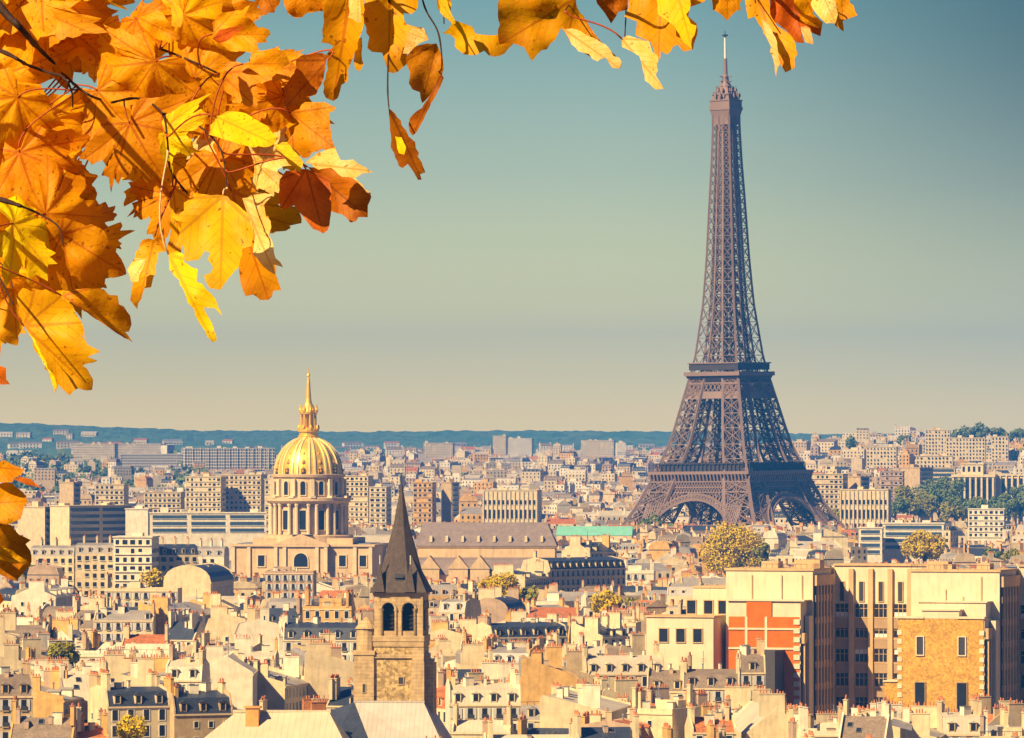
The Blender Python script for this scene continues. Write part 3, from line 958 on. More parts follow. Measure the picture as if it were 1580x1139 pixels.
# ------------------------------------------------------------------ houses
ZONES = [  # px0, px1, highest allowed image row for anything nearer than D
    (300, 700, 1160, 1262), (1005, 1122, 1003, 1470), (1120, 1240, 1100, 1470), (1235, 1620, 1100, 1455),
    (340, 602, 886, 3060), (640, 862, 893, 2690), (820, 950, 903, 2290), (775, 830, 903, 2290), (965, 1300, 806, 3930), (1462, 1620, 776, 4880),
    (1380, 1600, 800, 4700), (1083, 1192, 884, 3190), (738, 828, 926, 2240), (900, 992, 938, 2090), (1385, 1462, 848, 3240), (1500, 1600, 866, 2990),
    (180, 242, 888, 2490), (50, 182, 888, 2490), (242, 345, 890, 2500), (85, 232, 820, 3390), (232, 412, 812, 3290), (855, 980, 829, 3390),
    (410, 486, 916, 2290), (68, 132, 1012, 1590)]
def zlimit(px0, px1, y):
    z = 1e9
    for a, b_, yl, D in ZONES:
        if y < D and px1 > a and px0 < b_:
            z = min(z, CZ - (yl - HY) * y / F)
    return z
ED_INV = (Matrix.Translation(Vector(ED.location)) @ Matrix.Rotation(R(-18), 4, 'Z')).inverted()
CH_INV = (Matrix.Translation(Vector(CH.location)) @ Matrix.Rotation(R(-10), 4, 'Z')).inverted()
def blocked(x, y, r):
    p = ED_INV @ Vector((x, y, 0))
    if -20 - r < p.x < 110 and -14 - r < p.y < 26 + r: return True
    p = CH_INV @ Vector((x, y, 0))
    if -44 - r < p.x < 10 + r and -34 - r < p.y < 45 + r: return True
    return False

WIN = {
    'tall': arch_window(1.15, 2.1, False, 0.14, 0.09),
    'shuttered': None,
    'small': arch_window(0.9, 1.2, False, 0.12, 0.09),
    'wide': arch_window(2.0, 1.5, False, 0.12, 0.09),
}
_m = MB()
_m.box(-0.95, 0.95, -0.06, 0.0, 0, 2.1, 1); _m.box(-0.5, 0.5, -0.10, -0.06, 0.05, 2.05, 2)
for s_ in (-1, 1): _m.box(s_*0.85-0.32, s_*0.85+0.32, -0.16, -0.06, 0, 2.1, 3)
_m.box(-0.65, 0.65, -0.3, 0, -0.15, -0.02, 0, True); _m.box(-0.6, 0.6, -0.34, -0.28, 0, 0.9, 4)
WIN['shuttered'] = _m.mesh('window', [STONE_P, STONE_P, GLASS, SHUT, DARK])
WIN['bars'] = None
def dormer_mesh(wm, rm):
    m = MB()
    m.box(-0.75, 0.75, -0.3, 1.9, 0, 1.7, 0)
    m.box(-0.48, 0.48, -0.36, -0.3, 0.2, 1.5, 2)
    m.box(-0.62, -0.48, -0.42, -0.3, 0.1, 1.6, 0); m.box(0.48, 0.62, -0.42, -0.3, 0.1, 1.6, 0)
    n = m.pts([(-0.95, -0.55, 1.7), (0.95, -0.55, 1.7), (0, -0.55, 2.15), (-0.95, 2.4, 1.72), (0.95, 2.4, 1.72), (0, 2.4, 2.2)])
    for f in ((0,1,2), (0,2,5,3), (1,4,5,2), (1,0,3,4)): m.f.append(tuple(n+i for i in f)); m.m.append(1)
    return m.mesh('dormer', [wm, rm, GLASS])
DORM = {}
CHIM = {}
def chimney_mesh(wk, k, rr):
    key = (wk, k)
    if key in CHIM: return CHIM[key]
    rr = random.Random(hash(key) & 0xffff if False else len(CHIM) * 7 + 1)
    L = [1.3, 2.2, 3.4, 5.0][k]
    H = [4.0, 3.6, 4.4, 4.2][k]
    m = MB()
    m.box(-0.36, 0.36, -L/2, L/2, 0, H, 0)
    m.box(-0.46, 0.46, -L/2-0.1, L/2+0.1, H, H+0.16, 1 if k == 1 else 0, True)
    n = max(2, int(L / 0.55))
    for i in range(n):
        if rr.random() < 0.15: continue
        y = -L/2 + 0.3 + i * (L - 0.6) / max(1, n - 1)
        hh = rr.uniform(0.3, 0.8)
        m.lathe([(0.19, H+0.2), (0.15, H+0.2+hh)], 6, 1, (0, y))
    CHIM[key] = m.mesh('chimney', [WALLS[wk], TERRA])
    return CHIM[key]

HOUSES = []
m = MB(); m.box(-0.55, 0.55, -0.7, 0.7, 0, 0.16, 0); m.box(-0.45, 0.45, -0.6, 0.6, 0.16, 0.2, 1); SKYL = m.mesh('skylight', [LEAD, GLASS])
VENTS = []
for a_, b_2, c_2, mm_ in ((1.2, 0.9, 1.3, 'cream'), (0.5, 0.5, 1.6, 'white'), (1.8, 1.2, 1.8, 'white'), (0.8, 1.6, 1.0, 'pinkish')):
    m = MB(); m.box(-a_/2, a_/2, -b_2/2, b_2/2, -0.4, c_2, 0); m.box(-a_/2-0.08, a_/2+0.08, -b_2/2-0.08, b_2/2+0.08, c_2, c_2+0.12, 1, True); VENTS.append(m.mesh('roof_vent', [WALLS[mm_], LEAD]))
m = MB(); m.lathe([(0.18, -0.4), (0.18, 1.3), (0.32, 1.35), (0.05, 1.7)], 8); VENTS.append(m.mesh('roof_vent', [LEAD]))
def profile(kind, d, h, mh, rh):
    if kind == 'mansard': return [(-d/2, h), (-d/2+1.1, h+mh), (0, h+mh+rh), (d/2-1.1, h+mh), (d/2, h)]
    if kind == 'gabled': return [(-d/2, h), (0, h+rh+mh), (d/2, h)]
    if kind == 'lean-to': return [(-d/2, h), (d/2-0.6, h+rh+mh), (d/2, h+rh+mh-0.6), (d/2, h)]
    if kind == 'curved':
        return [(-d/2*math.cos(t), h+(rh+mh)*math.sin(t)) for t in [math.pi*i/10 for i in range(11)]]
    return [(-d/2, h), (-d/2, h+0.05), (d/2, h+0.05), (d/2, h)]

def house(x, y, w, d, h, rot, kind, wk, rk, rr, dormers=True, chim=2, cols=True, blank=None, name='town_house', extra=None):
    """one house: w along its ridge, d across"""
    g = G(x, y)
    root = empty(name, (x, y, g), rot)
    mh, rh = (rr.uniform(2.6, 3.4), rr.uniform(0.7, 1.4)) if kind == 'mansard' else (0.0, d * rr.uniform(0.22, 0.42))
    if kind == 'lean-to': rh *= 0.8
    wm, rm = WALLS[wk], ROOFS[rk]
    pr = profile(kind, d, h, mh, rh)
    top = max(z for _, z in pr)
    m = MB()
    m.box(-w/2, w/2, -d/2, d/2, 0, h-0.01, 0)
    if kind == 'flat':
        for a in ((-w/2, w/2, -d/2, -d/2+0.3), (-w/2, w/2, d/2-0.3, d/2)): m.box(*a, h-0.01, h+0.8)
        for a in ((-w/2, -w/2+0.3, -d/2+0.3, d/2-0.3), (w/2-0.3, w/2, -d/2+0.3, d/2-0.3)): m.box(*a, h-0.01, h+0.8)
        bx = rr.uniform(-w/4, w/4); bw2 = rr.uniform(1.5, w/4)
        m.box(bx-bw2, bx+bw2, -1.5, 2.0, h, h+rr.uniform(2, 3.0)); top = h+2.5
    else:      # party walls standing above the roof
        up = rr.choice([0.25, 0.4, 0.8])
        pw = [(yy*1.0, zz+up) for yy, zz in pr]
        pw = [(pw[0][0]-0.05, h-0.02)] + pw + [(pw[-1][0]+0.05, h-0.02)]
        m.prism(pw, -w/2-0.02, -w/2+0.3, 0); m.prism(pw, w/2-0.3, w/2+0.02, 0)
    m.box(-w/2-0.05, w/2+0.05, -d/2-0.22, -d/2-0.005, h-0.35, h-0.05, 1, True)
    m.build('wall', [wm, STONE_P], root)
    m = MB()
    if kind == 'flat': m.box(-w/2+0.31, w/2-0.31, -d/2+0.31, d/2-0.31, h, h+0.1)
    else: m.prism(pr, -w/2+0.31, w/2-0.31, 0)
    m.build('roof', rm, root)
    to_cam = Vector((-x, -y, 0)).normalized()
    M3 = Matrix.Rotation(rot, 3, 'Z')
    wt = rr.choice(['tall', 'shuttered', 'shuttered', 'tall', 'small'])
    nd = 0
    ndorm = 0
    if cols:
        for nrm_, along, off, ang in (((0, -1), w, d/2, 0), ((0, 1), w, d/2, math.pi), ((-1, 0), d, w/2, -math.pi/2), ((1, 0), d, w/2, math.pi/2)):
            vn = M3 @ Vector((nrm_[0], nrm_[1], 0))
            if vn.dot(to_cam) < 0.15: continue
            gable = nrm_[0] != 0
            if gable:
                if (blank if blank is not None else rr.random() < 0.6): continue
                n, floors, wk_ = rr.choice([1, 2, 2]), 2, 'small'
            else:
                n, floors, wk_ = max(2, int(along / 2.7)), 3, wt
            for k in range(floors):
                z = h - 2.75 - k * 3.1
                for i in range(n):
                    if rr.random() < (0.35 if gable else 0.04): continue
                    t = -along/2 + along * (i + 0.5) / n
                    p = (t, -off - 0.005) if nrm_[1] == -1 else (-t, off + 0.005) if nrm_[1] == 1 else (-off - 0.03, -t) if nrm_[0] == -1 else (off + 0.03, t)
                    inst('window', WIN[wk_], root, (p[0], p[1], z), ang)
            if not gable and dormers and kind in ('mansard', 'gabled', 'lean-to'):
                key = (wk, rk)
                if key not in DORM: DORM[key] = dormer_mesh(WALLS['white' if wk in ('ochre', 'orange') else wk], ROOFS[rk])
                n = max(1, int(along / 3.4))
                for i in range(n):
                    t = -along/2 + along * (i + 0.5) / n
                    if kind == 'mansard': yy, z = off - 0.45, h + 0.5
                    else:
                        if rr.random() < 0.5: continue
                        yy = off - 1.4; z = h + (top - h) * (1.4 / (d/2 if kind == 'gabled' else d)) - 0.35
                    ndorm += 1
                    inst('dormer', DORM[key], root, (t, -yy, z) if nrm_[1] == -1 else (-t, yy, z), ang)
    nc = 0
    for sx in ((-1, 1) if chim > 1 else (rr.choice([-1, 1]),)):
        for _ in range(1 if rr.random() < 0.4 else 2):
            if chim == 0: break
            k = rr.choice([0, 1, 2, 2, 3, 3]) if d > 8 else rr.choice([0, 1])
            yy = rr.uniform(-d*0.28, d*0.28)
            me = chimney_mesh(wk if rr.random() < 0.7 else rr.choice(['cream', 'ochre', 'tan', 'pinkish', 'cream', 'white']), k, rr)
            inst('chimney', me, root, (sx * (w/2 - 0.42 - rr.random() * 0.02 - 0.75 * (_ and 1)), yy, top - rr.uniform(1.2, 2.6)))
            nc += 1
    if rr.random() < 0.3:
        m = MB(); xx = rr.uniform(-w/3, w/3)
        m.strut((xx, 0, top - 0.3), (xx, 0, top + rr.uniform(2.5, 4.5)), 0.16)
        zz = top + 2.2
        for q in range(3): m.strut((xx - 0.6, 0, zz - q*0.3), (xx + 0.6, 0, zz - q*0.3), 0.08)
        m.build('aerial', LEAD, root)
    # roof clutter
    if kind in ('gabled', 'lean-to'):
        run = d/2 if kind == 'gabled' else d - 0.6
        ang_ = math.atan((top - h) / run)
        for q in range(rr.choice([0, 1, 2, 3])):
            f_ = rr.uniform(0.3, 0.8); xx = rr.uniform(-w/2+1.5, w/2-1.5)
            o = inst('skylight', SKYL, root, (xx, -d/2 + f_*run, h + f_*(top-h) + 0.02)); o.rotation_euler = (ang_, 0, 0)
        for q in range(rr.choice([0, 1, 2, 3])):
            f_ = rr.uniform(0.45, 0.95)
            inst('roof_vent', rr.choice(VENTS), root, (rr.uniform(-w/2+1.5, w/2-1.5), -d/2 + f_*run, h + f_*(top-h) - 0.1))
    else:
        for q in range(rr.choice([2, 3, 4, 6])):
            xx = rr.uniform(-w/2+1.5, w/2-1.5); yy2 = rr.uniform(-d*0.2, d*0.2)
            zt_ = h + 0.1 if kind == 'flat' else h + mh + rh*(1-abs(yy2)/(d/2)) - 0.35 if kind == 'mansard' else top - 1.5
            inst('roof_vent', rr.choice(VENTS), root, (xx, yy2, zt_), rr.uniform(0, 3))
    if kind == 'flat' and rr.random() < 0.5:
        m = MB()
        for q in range(int(w/1.5)+1): xx = -w/2+0.15+q*(w-0.3)/int(w/1.5); m.strut((xx, -d/2+0.15, h+0.8), (xx, -d/2+0.15, h+1.7), 0.07)
        m.strut((-w/2, -d/2+0.15, h+1.7), (w/2, -d/2+0.15, h+1.7), 0.09)
        m.build('railing', DARK, root)
    HOUSES.append(dict(o=root, x=x, y=y, top=g + top, w=w, d=d, rot=rot, kind=kind, wk=wk, rk=rk, nd=ndorm, nc=nc, px=PX(x, y), py=PY(g + top, y)))
    return root

def at_house(px0, px1, ytop, Y, d, kind, wk, rk, seed, rot=0.0, top_extra=3.5, **k):
    """house whose visible front spans px0..px1 with its roof top at image row ytop"""
    w = (px1 - px0) * Y / F / max(0.3, abs(math.cos(rot)))
    ztop = CZ - (ytop - HY) * Y / F - G((px0 + px1) / 2 * 0, Y) * 0
    x = ((px0 + px1) / 2 - CX) * Y / F
    g = G(x, Y)
    return house(x, Y, w, d, ztop - g - top_extra, rot, kind, wk, rk, random.Random(seed), **k)

PLACED = []
def H(*a, **k):
    px0, px1, yt, Y = a[:4]
    PLACED.append(((px0 + px1) / 2, Y, (px1 - px0) / 2 * Y / F + 3))
    ZONES.append((px0 - 3, px1 + 3, min(1139, yt + 28), Y - 6))
    return at_house(*a, **k)
# hand-placed houses read off the photograph (px0, px1, top row, distance, depth, roof, wall, roof cover)
H(-8, 48, 1044, 1250, 12, 'mansard', 'tan', 'brown slate', 1, rot=R(8), chim=1)
H(20, 118, 1112, 1222, 10, 'gabled', 'ochre', 'brown slate', 2, rot=R(-4), dormers=False)
H(52, 100, 1050, 1290, 11, 'lean-to', 'ochre', 'grey zinc', 3, rot=R(90-10), blank=True)
H(152, 246, 1060, 1262, 12, 'mansard', 'cream', 'dark slate', 4, rot=R(22))
H(252, 340, 1072, 1285, 12, 'mansard', 'tan', 'dark slate', 5, rot=R(26))
H(92, 160, 1052, 1300, 13, 'gabled', 'pinkish', 'pale zinc', 6, rot=R(12), chim=1)
H(200, 262, 1028, 1340, 10, 'lean-to', 'cream', 'grey zinc', 7, rot=R(90-6), blank=True)
H(262, 318, 1022, 1350, 12, 'mansard', 'white', 'pale zinc', 8, rot=R(-6))
H(318, 392, 1010, 1380, 11, 'gabled', 'white', 'pale zinc', 9, rot=R(90), blank=False)
H(118, 166, 1108, 1226, 9, 'lean-to', 'ochre', 'red tiled', 10, rot=R(5), dormers=False)
H(400, 452, 1030, 1400, 10, 'lean-to', 'cream', 'grey zinc', 11, rot=R(90-12), blank=True)
H(455, 548, 1000, 1430, 12, 'lean-to', 'beige', 'grey zinc', 12, rot=R(96), blank=True)
H(690, 800, 1058, 1290, 12, 'mansard', 'white', 'pale zinc', 13, rot=R(4))
H(700, 790, 1100, 1235, 9, 'gabled', 'cream', 'pale zinc', 14, rot=R(-4), dormers=False)
H(829, 862, 1018, 1390, 12, 'lean-to', 'ochre', 'grey zinc', 15, rot=R(92), blank=True)
H(858, 950, 1066, 1275, 13, 'lean-to', 'cream', 'pale zinc', 16, rot=R(90-8), blank=True)
H(990, 1058, 1070, 1262, 12, 'flat', 'cream', 'pale zinc', 17, rot=R(-28), blank=True)
H(1055, 1142, 1035, 1390, 12, 'mansard', 'beige', 'brown slate', 18, rot=R(-4))
H(1000, 1062, 1040, 1400, 11, 'mansard', 'cream', 'brown slate', 19, rot=R(-4))
H(1138, 1178, 1012, 1420, 8, 'mansard', 'cream', 'brown slate', 20, rot=R(4), chim=1)
H(1062, 1130, 1100, 1250, 11, 'gabled', 'cream', 'red tiled', 21, rot=R(6), dormers=False)
H(1134, 1222, 1098, 1270, 12, 'gabled', 'cream', 'pale zinc', 22, rot=R(90+6), blank=False)
H(1232, 1300, 1104, 1250, 11, 'flat', 'white', 'pale zinc', 23, rot=R(3))
H(1300, 1372, 1112, 1230, 12, 'gabled', 'white', 'brown slate', 24, rot=R(-10), dormers=False)
H(1376, 1442, 1106, 1250, 11, 'lean-to', 'cream', 'grey zinc', 25, rot=R(90-8), blank=False)
H(1446, 1512, 1103, 1262, 11, 'mansard', 'beige', 'pale zinc', 26, rot=R(4))
H(1512, 1588, 1112, 1240, 11, 'flat', 'cream', 'pale zinc', 27, rot=R(-5), blank=True)
H(412, 486, 880, 2300, 14, 'flat', 'pinkish', 'pale zinc', 28, rot=R(-3), blank=True, top_extra=0.9, chim=0)
H(278, 336, 880, 2180, 16, 'curved', 'cream', 'dark slate', 29, rot=R(90-8), blank=False, chim=0)
H(165, 278, 894, 2100, 12, 'flat', 'cream', 'pale zinc', 30, rot=R(-4), chim=1)
H(40, 98, 902, 2050, 14, 'gabled', 'white', 'grey zinc', 31, rot=R(84), blank=False)
H(148, 240, 938, 1880, 12, 'gabled', 'cream', 'grey zinc', 32, rot=R(-3))
H(248, 318, 930, 1900, 12, 'lean-to', 'ochre', 'grey zinc', 33, rot=R(90-20), blank=True)
H(470, 545, 934, 1870, 9, 'flat', 'ochre', 'pale zinc', 34, rot=R(-5), blank=True, chim=2, top_extra=0.9)
H(440, 560, 965, 1640, 12, 'mansard', 'white', 'dark slate', 35, rot=R(-3))
H(110, 280, 990, 1700, 18, 'flat', 'white', 'pale zinc', 36, rot=R(-6), chim=0)
H(190, 260, 976, 1780, 10, 'lean-to', 'cream', 'red tiled', 37, rot=R(-2), dormers=False)
H(905, 950, 962, 1750, 12, 'lean-to', 'cream', 'dark slate', 38, rot=R(44), blank=True)
H(744, 860, 962, 1760, 11, 'mansard', 'cream', 'dark slate', 39, rot=R(30))
H(940, 985, 945, 1850, 13, 'flat', 'cream', 'pale zinc', 40, rot=R(-8), blank=True)
H(690, 730, 925, 1950, 12, 'mansard', 'beige', 'grey zinc', 41, rot=R(-24))
H(745, 792, 925, 2000, 12, 'curved', 'pinkish', 'dark slate', 42, rot=R(80), blank=True)
H(780, 826, 876, 2320, 12, 'lean-to', 'cream', 'dark slate', 43, rot=R(90-14), blank=True)
H(826, 944, 862, 2360, 14, 'mansard', 'beige', 'dark slate', 44, rot=R(48), chim=1)
H(888, 930, 838, 2500, 14, 'gabled', 'beige', 'dark slate', 45, rot=R(50))
H(955, 1010, 870, 2600, 12, 'flat', 'white', 'pale zinc', 46, rot=R(-5))

rr = random.Random(11)
def rnd_style():
    kind = rr.choices(['mansard', 'gabled', 'lean-to', 'flat', 'curved'], [32, 27, 25, 14, 2])[0]
    wk = rr.choices(['cream', 'white', 'ochre', 'tan', 'pinkish', 'beige', 'orange'], [30, 22, 7, 10, 9, 21, 0.6])[0]
    rk = rr.choices(['pale zinc', 'grey zinc', 'brown slate', 'dark slate', 'red tiled'], [26, 27, 18, 23, 5])[0]
    return kind, wk, rk
N_HOUSE = 296
y = 1216.0
while len(HOUSES) < N_HOUSE:
    half = 0.0805 * y
    x = -half - rr.uniform(0, 12)
    rowrot = R(rr.choice([-18, -8, -4, 4, 10, 24]))
    while x < half and len(HOUSES) < N_HOUSE:
        w = rr.uniform(9, 21); d = rr.uniform(9, 14)
        kind, wk, rk = rnd_style()
        rot = rowrot + R(rr.uniform(-5, 5)) + (R(90) if rr.random() < 0.36 else 0)
        yy = y + rr.uniform(-9, 9)
        xc = x + w / 2
        fw = w if abs(math.cos(rot)) > 0.6 else d
        x += fw + (rr.uniform(1, 10) if rr.random() < 0.35 else 0.4)
        h = max(11, rr.gauss(18.0, 2.8)) + (6 if rr.random() < 0.05 else 0)
        px0, px1 = PX(xc - fw/2, yy), PX(xc + fw/2, yy)
        if blocked(xc, yy, 5): continue
        if any(abs(((a - CX) / F * b_) - xc) < r_ + fw/2 - 2 and abs(b_ - yy) < 13 for a, b_, r_ in PLACED): continue
        lim = zlimit(px0, px1, yy) - 5.2
        if lim < 8: continue
        h = min(h, lim)
        house(xc, yy, w, d, h, rot, kind, wk, rk, rr)
    y *= 1.0 + (0.0265 if y < 1500 else 0.030)
Y_NEAR = y
print('near houses end at', y)

# ------------------------------------------------------------------ the rest of the city as one mass
WL = list(WALLS.values()); RL = list(ROOFS.values())
CITY_M = WL + RL + [TERRA, GLASS]
iT, iG = len(WL) + len(RL), len(WL) + len(RL) + 1
RK = list(ROOFS)
def quick_house(m, x, y, w, d, h, rot, kind, wi, ri, rr, wins=2):
    g = G(x, y)
    m.T = Matrix.Translation((x, y, g)) @ Matrix.Rotation(rot, 4, 'Z')
    m.box(-w/2, w/2, -d/2, d/2, -1, h-0.01, wi)
    rh = d * rr.uniform(0.2, 0.38)
    pr = profile(kind, d, h, 3.0 if kind == 'mansard' else 0, 1.0 if kind == 'mansard' else rh)
    top = max(z for _, z in pr)
    if kind != 'flat':
        k0 = len(m.f)
        m.prism(pr, -w/2+0.3, w/2-0.3, ri)
        if rr.random() < 0.7:
            pw = [(a, b_+0.5) for a, b_ in pr]
            m.prism(pw, -w/2-0.02, -w/2+0.3, wi); m.prism(pw, w/2-0.3, w/2+0.02, wi)
    else:
        m.box(-w/2+0.3, w/2-0.3, -d/2+0.3, d/2-0.3, h, h+0.4, len(WL) + rr.choice([0, 1]))
        m.box(-w/6, w/6, -2, 2, h+0.4, h+2.8, wi)
    for sx in (-1, 1):
        if rr.random() < 0.75:
            L = rr.uniform(1, 2.5); yy = rr.uniform(-d/4, d/4); xx = sx*(w/2-0.6)
            m.box(xx-0.4, xx+0.4, yy-L/2, yy+L/2, top-2, top+1.6, rr.choice([wi, wi, 2, 3]))
            m.box(xx-0.3, xx+0.3, yy-L/2+0.1, yy+L/2-0.1, top+1.6, top+2.2, iT)
    cy, sy = math.cos(rot), math.sin(rot)
    for (nx_, ny_, along, off) in ((0, -1, w, d/2), (0, 1, w, d/2), (-1, 0, d, w/2), (1, 0, d, w/2)):
        wy = nx_*sy + ny_*cy
        if wy > -0.2: continue
        if nx_ and rr.random() < 0.45: continue
        n = max(2, int(along / 3.2))
        for k in range(wins):
            z = h - 2.8 - k*3.2
            for i in range(n):
                t = -along/2 + along*(i+0.5)/n
                ex, ey = (1, 0) if ny_ else (0, 1)
                ox, oy = nx_*(off+0.06), ny_*(off+0.06)
                P = [(ox+ex*(t+s*0.55), oy+ey*(t+s*0.55), z+u) for s, u in ((-1, 0), (1, 0), (1, 1.7), (-1, 1.7))]
                m.face(P, iG)
        if kind in ('mansard', 'gabled') and ny_:
            for i in range(n):
                t = -along/2 + along*(i+0.5)/n
                yb_ = ny_*(off-0.4)
                m.box(t-0.7, t+0.7, min(yb_, yb_-ny_*1.5), max(yb_, yb_-ny_*1.5), h+0.3, h+2.0, wi)
                P = [(t+s*0.45, yb_+ny_*0.05, h+0.5+u) for s, u in ((-1, 0), (1, 0), (1, 1.3), (-1, 1.3))]
                m.face(P, iG)
    m.T = None

BLOCKS = []     # plan discs kept free for the individually built blocks: px, D, half width m
BLOCK_SPECS = [
    # px0, px1, ytop, D, depth, rot, wall, floors, style, label
    (181, 240, 829, 2520, 18, -6, 'white', 10, 'grid', 'tall white apartment block with a regular grid of loggias, left of the dome church'),
    (52, 120, 842, 2540, 14, -8, 'cream', 5, 'mansard', 'pale stone block with mansard dormers just right of the lowest red maple leaves'),
    (120, 180, 838, 2530, 14, -4, 'beige', 5, 'mansard', 'beige block of dark windows touching the tall white grid block on its left'),
    (242, 300, 840, 2540, 14, 14, 'beige', 4, 'mansard', 'beige block with blue slate mansard on the right of the white grid block'),
    (301, 350, 843, 2560, 14, -6, 'white', 4, 'mansard', 'low white block with a row of windows at the left foot of the dome church'),
    (36, 86, 783, 3420, 20, 50, 'beige', 9, 'band', 'blue shadowed office block with window bands, partly behind the low maple leaves'),
    (86, 196, 781, 3400, 15, 46, 'cream', 9, 'band', 'office block with bright blank end wall and blue banded side, far left'),
    (197, 232, 786, 3380, 12, -8, 'white', 8, 'blank', 'blank white slab end between the blue office block and the low glass roof'),
    (232, 410, 792, 3320, 16, 4, 'white', 3, 'band', 'long low block with blue glass bands, left of the dome drum'),
    (412, 470, 740, 4300, 16, -10, 'cream', 10, 'grid', 'yellow apartment block partly hidden behind the left of the dome drum'),
    (290, 345, 736, 4400, 16, -10, 'cream', 9, 'grid', 'yellow lit apartment block, second block left of the dome drum'),
    (345, 408, 733, 4420, 16, -14, 'beige', 9, 'grid', 'tan apartment block immediately left of the dome drum'),
    (150, 195, 748, 4300, 16, -8, 'beige', 7, 'grid', 'beige block with four window rows above the blue office block'),
    (100, 116, 745, 4250, 14, 45, 'tan', 10, 'band', 'narrow dark tower block above the blank office end wall'),
    (225, 282, 760, 4200, 16, -6, 'beige', 5, 'grid', 'pinkish block with three window bands above the low glass roof'),
    (530, 572, 735, 4350, 18, -10, 'cream', 12, 'grid', 'tall yellow apartment tower immediately right of the dome drum'),
    (574, 600, 752, 4330, 18, -10, 'cream', 10, 'grid', 'yellow apartment tower whose front is crossed by the slate spire'),
    (640, 670, 745, 4420, 18, -8, 'ochre', 10, 'grid', 'yellow ochre block just right of the spire tip'),
    (684, 706, 745, 4430, 14, 30, 'tan', 10, 'band', 'blue shadowed tower block between the spire tip and the classical block'),
    (750, 832, 757, 4450, 26, -8, 'cream', 6, 'classic', 'wide classical block with tall pilasters, midway between the spire and the iron tower'),
    (1256, 1304, 732, 4500, 22, -12, 'beige', 9, 'grid', 'stone apartment block immediately right of the iron tower first platform'),
    (1306, 1336, 736, 4520, 18, 40, 'tan', 8, 'band', 'shadowed blue grey block, second block right of the iron tower'),
    (1300, 1372, 756, 4400, 20, -10, 'cream', 5, 'classic', 'long classical facade at the left end of the dark park trees'),
    (1360, 1394, 728, 4900, 16, -8, 'pinkish', 8, 'grid', 'pinkish block above the classical facade right of the iron tower'),
    (1396, 1434, 722, 4950, 20, 42, 'tan', 9, 'band', 'dark blue shadowed block above the park trees left of the palace'),
    (1436, 1474, 722, 5000, 18, -6, 'beige', 6, 'band', 'block with dark balcony bands just left of the palace pavilion'),
    (1414, 1470, 704, 5600, 16, -6, 'cream', 4, 'grid', 'long bright block on the hillside directly above the palace trees'),
    (1460, 1520, 676, 6100, 18, -6, 'cream', 9, 'grid', 'wide pale block below the hilltop trees at far right'),
    (1530, 1556, 674, 6100, 16, -6, 'cream', 7, 'grid', 'narrow pale tower block on the hilltop near the right edge'),
    (1428, 1466, 664, 6300, 14, -6, 'cream', 7, 'grid', 'hilltop tower block standing left of the hilltop trees'),
    (1326, 1362, 815, 3300, 16, -6, 'white', 4, 'band', 'white block with two blue window bands, left half of the pair below the park'),
    (1363, 1456, 808, 3320, 16, -4, 'white', 4, 'band', 'wide white block with blue window bands above the small yellow tree'),
    (1495, 1550, 786, 3900, 14, -8, 'white', 5, 'grid', 'bright white low block in front of the palace trees'),
    (284, 352, 692, 7400, 16, 10, 'white', 11, 'fins', 'left half of the long pale slab blocks on the wooded hillside'),
    (353, 422, 692, 7450, 16, 10, 'white', 11, 'fins', 'right half of the long pale slab blocks, ending behind the dome'),
    (112, 180, 685, 9200, 16, -14, 'beige', 7, 'grid', 'far pale slab on the wooded hillside, left one of two'),
    (181, 252, 685, 9250, 16, -14, 'beige', 7, 'grid', 'far pale slab on the wooded hillside, right one of two'),
    (186, 282, 701, 8300, 14, 8, 'white', 5, 'fins', 'low long slab with a bright end wall, nearest the long pale slabs'),
    (762, 782, 673, 9000, 14, -10, 'cream', 12, 'grid', 'pale tower block on the skyline midway between the spire and iron tower'),
    (784, 822, 677, 9100, 14, -10, 'white', 9, 'grid', 'pale skyline slab on the right of the skyline tower block'),
    (655, 700, 684, 8800, 14, -10, 'beige', 6, 'grid', 'brownish skyline slab right of the spire tip'),
    (898, 948, 680, 8900, 14, -10, 'cream', 7, 'grid', 'pale skyline slab left of the iron tower'),
    (1338, 1384, 690, 6000, 16, -8, 'cream', 6, 'grid', 'cream hillside block right of the iron tower shaft base'),
]
PANE_ME = {}
BAND = mat('blue_window_band', (0.05, 0.09, 0.15), 0.25, 0.3, 0.3, spec=0.6)
